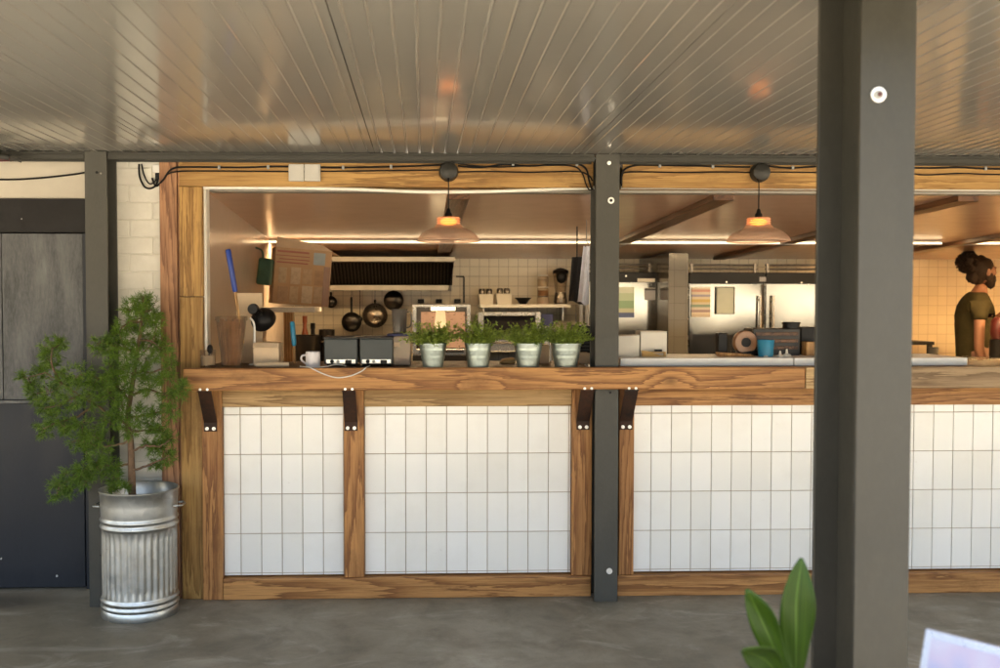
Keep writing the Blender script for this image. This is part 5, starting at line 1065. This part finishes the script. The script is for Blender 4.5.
# limb joints (right arm towards the camera, left arm reaching forward)
VV = [pel, pm(974, 345), pm(973, 318), pm(975, 302), pm(979.5, 292), pm(982.5, 283),
      pm(980, 303, -.15), pm(979.5, 322, -.19), pm(979, 350, -.20), pm(985, 363, -.20), pm(996, 364, -.19), pm(1003, 362, -.18),
      pm(980, 303, .16), pm(987, 316, .2), pm(996, 320, .2), pm(1004, 314, .14), pm(1010, 310, .1),
      Vector((pel.x, Ym-.09, .86)), Vector((pel.x+.02, Ym-.1, .48)), Vector((pel.x-.01, Ym-.1, .07)), Vector((pel.x+.12, Ym-.11, .03)),
      Vector((pel.x, Ym+.09, .86)), Vector((pel.x+.02, Ym+.1, .48)), Vector((pel.x-.01, Ym+.1, .07)), Vector((pel.x+.12, Ym+.11, .03))]
EE = [(0,1),(1,2),(2,3),(3,4),(4,5),(3,6),(6,7),(7,8),(8,9),(9,10),(10,11),(3,12),(12,13),(13,14),(14,15),(15,16),(0,17),(17,18),(18,19),(19,20),(0,21),(21,22),(22,23),(23,24)]
RR = [(.125,.15),(.115,.14),(.125,.155),(.085,.11),.058,.055, .052,.047,.043,.041,.034,.026, .052,.046,.042,.036,.03, .085,.06,.042,.035, .085,.06,.042,.035]
VV = [v-off for v in VV]
body = skin_mesh('body', VV, EE, RR, 'skin', per)
# head joined into the body mesh: skull, jaw, nose, ear, five-fingered hands
bm = bmesh.new(); bm.from_mesh(body.data)
def add_to(bm, g):
    vs = [bm.verts.new(p - off) for p in g.v]; bm.verts.ensure_lookup_table()
    for f in g.f:
        try: fc = bm.faces.new([vs[i] for i in f]); fc.smooth = True
        except ValueError: pass
hc = pm(983, 271.5); g = G()
g.ball(hc+Vector((-.004, 0, .012)), .098, 20, 14, (1.02, .82, 1.08))
g.ball(hc+Vector((.036, 0, -.055)), .062, 18, 12, (1.0, .85, 1.0))
g.ball(hc+Vector((.102, 0, -.012)), .017, 10, 8, (1.0, .75, 1.4))       # nose
g.ball(hc+Vector((.088, 0, .03)), .026, 10, 8, (.6, 1.9, .6))            # brow
for s in (-1, 1):
    g.ball(hc+Vector((.0, s*.083, -.008)), .03, 12, 8, (.65, .35, 1.1))  # ears
    g.ball(hc+Vector((.083, s*.034, .012)), .012, 8, 6)                   # eyes
def hand(c, d, up, s=1):
    d = d.normalized(); sd = d.cross(up).normalized(); g.ball(c+d*.045, .042, 12, 8, (1, .6, .75))
    for k, L in enumerate((.06, .075, .07, .055)):
        o = c+d*.075+sd*(k-1.5)*.019; g.tube([o, o+d*L*.55, o+d*L*.8-up*.02, o+d*L*.9-up*.04], [.0095, .009, .008, .006], 8)
    o = c+d*.03+sd*.035*s; g.tube([o, o+sd*.025*s+d*.02, o+sd*.03*s+d*.05-up*.01], [.011, .01, .007], 8)
hand(pm(1003, 362, -.18), Vector((1, .1, 0)), Vector((0, 0, 1))); hand(pm(1010, 310, .1), Vector((1, -.2, .1)), Vector((0, 0, 1)), -1)
add_to(bm, g); bm.to_mesh(body.data); bm.free()
def child(name, g, mat):
    me = bpy.data.meshes.new(name); me.from_pydata([p-off for p in g.v], [], g.f); me.polygons.foreach_set('use_smooth', [True]*len(me.polygons)); me.materials.append(M[mat])
    o = bpy.data.objects.new(name, me); COL.objects.link(o); o.parent = per; return o
g = G()
g.ball(hc+Vector((-.022, 0, .022)), .106, 24, 16, (.98, .86, 1.06), .12)
g.ball(hc+Vector((-.05, 0, -.05)), .062, 16, 12, (.9, 1.05, 1.1), .15)
g.ball(pm(967.5, 262.5), .080, 24, 16, (1.05, 1, .98), .55); g.ball(pm(974, 266), .075, 20, 14, (1, .9, 1), .3); g.ball(pm(973, 276), .06, 18, 12, (.9, 1, 1.2), .3)
for k in range(420):                                                     # stray strands of the bun
    d = Vector((random.gauss(0, 1), random.gauss(0, 1), random.gauss(0, 1))).normalized(); c = pm(967.5, 262.5); e = d.orthogonal().normalized()
    g.tube([c+d*.066, c+d*.084+e*.018, c+d*.098+e*random.uniform(-.01, .03)], [.006, .005, .0015], 4, False)
for k in range(260):                                                     # loose strands on the skull
    d = Vector((random.gauss(-.3, 1), random.gauss(0, 1), random.gauss(.25, .8))).normalized(); c = hc+Vector((-.022, 0, .022)); t_ = (pm(967.5, 262.5)-(c+d*.1)).normalized()
    q = c+Vector((d.x*.098, d.y*.086, d.z*.106)); g.tube([q, q+t_*.03+d*.008, q+t_*.055+d*random.uniform(.004, .016)], [.004, .0035, .001], 4, False)
child('hair', g, 'hair')
g = G(); g.ball(hc+Vector((.052, 0, -.078)), .058, 18, 14, (.95, .98, 1.1), .2); g.ball(hc+Vector((.070, 0, -.105)), .04, 14, 10, (.8, .9, 1.1), .25)
g.ball(hc+Vector((.02, -.062, -.05)), .035, 12, 8, (.9, .5, 1.3), .2); g.ball(hc+Vector((.02, .062, -.05)), .035, 12, 8, (.9, .5, 1.3), .2); child('beard', g, 'hair')
# t-shirt: torso and sleeves a little larger than the body
SV = [pm(974, 374), pm(974, 345), pm(973, 318), pm(975.5, 302), pm(978.5, 294.5), pm(980, 303, -.15), pm(979.8, 313, -.175), pm(979.8, 322.5, -.192), pm(980, 303, .16), pm(986, 315, .198)]
shirt = skin_mesh('tshirt', [v-off for v in SV], [(0,1),(1,2),(2,3),(3,4),(3,5),(5,6),(6,7),(3,8),(8,9)], [(.140,.165),(.132,.155),(.142,.172),(.105,.128),.072,.086,.072,.065,.086,.070], 'shirt', per)
TV = [Vector((pel.x, Ym, .95)), Vector((pel.x, Ym, .86)), Vector((pel.x, Ym-.09, .80)), Vector((pel.x+.02, Ym-.1, .48)), Vector((pel.x-.01, Ym-.1, .09)), Vector((pel.x, Ym+.09, .80)), Vector((pel.x+.02, Ym+.1, .48)), Vector((pel.x-.01, Ym+.1, .09))]
skin_mesh('trousers', [v-off for v in TV], [(0,1),(1,2),(2,3),(3,4),(1,5),(5,6),(6,7)], [(.145,.16),(.15,.165),.1,.075,.06,.1,.075,.06], 'trousers', per)

# ------------------------------------------------------------------ foreground plant
def broad_leaf(pts, wid, fold=.25, n=18, m=9):
    """strap leaf along a spine of points; wid(f) half width"""
    sp = bez(pts, 8); L = len(sp); vs, uvs, fs = [], [], []
    for i in range(n+1):
        f = i/n; q = f*(L-1); k = min(int(q), L-2); p = sp[k].lerp(sp[k+1], q-k); t = (sp[k+1]-sp[k]).normalized()
        s = t.cross(Vector((0, -1, 0))); s = Vector((s.x, s.y*.3, s.z)); s = s.normalized() if s.length > .1 else Vector((1, 0, 0)); nrm = s.cross(t).normalized()
        for j in range(m+1):
            u = j/m*2-1; w = wid(f); vs.append(p + s*u*w + nrm*(abs(u)**1.5*w*fold + .002*math.sin(f*14+u*3))); uvs.append((j/m, f))
    for i in range(n):
        for j in range(m): a = i*(m+1)+j; fs.append((a, a+1, a+m+2, a+m+1))
    return vs, fs, uvs
Yp = -2.95; pb = P(800, 668, Yp); base = Vector((pb.x-.0, Yp, 0)); potz = .38
ft = thing('leafy_houseplant', 'broad glossy green leaves of a potted plant in front of the large column', 'potted plant', base)
g = G(); g.lathe([(0, .004), (.10, .004), (.105, 0), (.13, potz-.05), (.138, potz-.048), (.14, potz), (.132, potz), (.128, potz-.03), (0, potz-.03)], base, 40); g.build('plant_pot', 'planter', ft, smooth=40)
g = G(); g.lathe([(0, .004), (.127, 0)], base+Vector((0, 0, potz-.028)), 24); g.build('soil', 'soil', ft)
def add_leaf(tip, bw, mid=None, Yo=0, base_dx=0, wmax=.03, droop=None, pts=None):
    vs, fs, uvs = broad_leaf(pts, lambda f: max(.0025, wmax*(math.sin(math.pi*min(1, max(0, (f-.18)/.82))**1.55)**.95)) if f > .18 else .003)
    me = bpy.data.meshes.new('leaf'); me.from_pydata([v-base for v in vs], [], fs); ul = me.uv_layers.new()
    for lp in me.loops: ul.data[lp.index].uv = uvs[lp.vertex_index]
    me.polygons.foreach_set('use_smooth', [True]*len(me.polygons)); me.materials.append(M['bigleaf']); o = bpy.data.objects.new('leaf', me); COL.objects.link(o); o.parent = ft
    so = o.modifiers.new('thickness', 'SOLIDIFY'); so.thickness = .0012
R0 = base+Vector((0, 0, potz-.03))
add_leaf(0, 0, wmax=.031, pts=[R0+Vector((-.01, 0, 0)), P(797, 705, Yp), P(796, 668, Yp-.005), P(795.5, 630, Yp-.01), P(797, 595, Yp-.01), P(802, 558, Yp)])
add_leaf(0, 0, wmax=.023, pts=[R0+Vector((-.03, -.02, 0)), P(793, 715, Yp-.02), P(783, 675, Yp-.03), P(770, 640, Yp-.04), P(758, 612, Yp-.045), P(747, 589, Yp-.05)])
add_leaf(0, 0, wmax=.025, pts=[R0+Vector((-.04, -.03, 0)), P(790, 735, Yp-.04), P(782, 690, Yp-.07), P(770, 665, Yp-.10), P(757, 656, Yp-.13), P(743, 650, Yp-.17)])
for k in range(7):
    a = random.uniform(-.3, 2.6)+k*.4; d = Vector((math.cos(a)*.8, abs(math.sin(a))*-.5-.05, 0)); L = random.uniform(.25, .33)
    add_leaf(0, 0, wmax=random.uniform(.026, .034), pts=[R0+d*.05, R0+d*.09+Vector((0, 0, L*.35)), R0+d*.16+Vector((0, 0, L*.65)), R0+d*.26+Vector((0, 0, L*.72)), R0+d*.36+Vector((0, 0, L*.6))])

# ------------------------------------------------------------------ laptop on a table at the lower right
TZ = .735
A = P(925, 628.5, -3.18); q = P(1000, 650.5, -3.263); dirx = Vector((q.x-A.x, q.y-A.y, 0)).normalized(); nrm = Vector((dirx.y, -dirx.x, 0))   # screen faces nrm
if nrm.x > 0: nrm = -nrm
zl = TZ+.012; hS = A.z-zl; back = .055
B0 = Vector((A.x, A.y, 0)) + nrm*back; W = .32
t = thing('laptop', 'open silver laptop with a pale blue screen at the lower right corner', 'laptop', (B0.x, B0.y, TZ))
def quadbox(p, u, v, w):
    return G().hexa([p, p+u, p+u+v, p+v], [p+w, p+u+w, p+u+v+w, p+v+w])
b0 = Vector((B0.x, B0.y, TZ+.001))
quadbox(b0, dirx*W, nrm*.225, Vector((0, 0, .014))).build('keyboard_base', 'laptop', t, bevel=.003)
quadbox(b0+dirx*.02+nrm*.03+Vector((0, 0, .0142)), dirx*(W-.04), nrm*.1, Vector((0, 0, .001))).build('keyboard', 'keys', t)
upv = Vector((-nrm.x*back, -nrm.y*back, hS)); s0 = Vector((B0.x, B0.y, zl))
lid = quadbox(s0, dirx*W, upv, -nrm*.007).build('screen_lid', 'laptop', t, bevel=.002)
quadbox(s0+dirx*.012+upv*.08+nrm*.0005, dirx*(W-.024), upv*.86, nrm*.0015).build('screen', 'lidblue', lid)
tc_ = b0 + dirx*.16 + nrm*.1
t = thing('cafe_table', 'square wooden cafe table carrying the laptop, at the lower right', 'table', (tc_.x, tc_.y, 0))
mt = Matrix.Translation((tc_.x+.03, tc_.y-.05, 0)) @ Matrix.Rotation(math.atan2(dirx.y, dirx.x), 4, 'Z')
g = G(); g.box(-.33, .33, -.3, .3, TZ-.03, TZ, mt); g.build('table_top', 'table', t, bevel=.004)
g = G(); g.tube([mt @ Vector((0, 0, .02)), mt @ Vector((0, 0, TZ-.031))], .03, 16); g.build('pedestal', 'steel_dark', t, smooth=40)
g = G(); g.lathe([(0, .02), (.2, .014), (.21, .001), (0, .001)], mt @ Vector((0, 0, 0)), 32); g.build('foot_plate', 'steel_dark', t, smooth=40)

# ------------------------------------------------------------------ light
w = bpy.data.worlds.new('World'); sc.world = w; w.use_nodes = True; nt = w.node_tree
sky = nt.nodes.new('ShaderNodeTexSky'); sky.sky_type = 'NISHITA'; sky.sun_disc = False
EL, AZ = 60, 20           # sun stands behind the building, so the forecourt is in open shade
sky.sun_elevation = R(EL); sky.sun_rotation = R(AZ); sky.air_density = .8; sky.dust_density = 10.0; sky.ozone_density = .4
nt.links.new(sky.outputs[0], nt.nodes['Background'].inputs[0]); nt.nodes['Background'].inputs[1].default_value = .15
sd = bpy.data.lights.new('sun', 'SUN'); sd.energy = 2.0; sd.angle = R(.6); sd.color = (1, .93, .82)
so = bpy.data.objects.new('sun', sd); COL.objects.link(so)
dv = Vector((math.sin(R(AZ))*math.cos(R(EL)), math.cos(R(AZ))*math.cos(R(EL)), math.sin(R(EL))))
so.rotation_euler = dv.to_track_quat('Z', 'Y').to_euler(); so.location = dv*20

# ------------------------------------------------------------------ output
for o in bpy.data.objects:
    if '_o' in o: del o['_o']
vs_ = sc.view_settings; vs_.view_transform = 'Standard'; vs_.look = 'None'; vs_.gamma = 1; vs_.use_curve_mapping = False; vs_.exposure = 3.58; vs_.use_white_balance = True; vs_.white_balance_temperature = 7500; vs_.white_balance_tint = 5
sc.render.engine = 'CYCLES'; sc.cycles.use_denoising = True; sc.cycles.max_bounces = 10; sc.cycles.caustics_reflective = False; sc.cycles.caustics_refractive = False; sc.cycles.transparent_max_bounces = 16; sc.cycles.sample_clamp_indirect = 6
sc.render.film_transparent = False
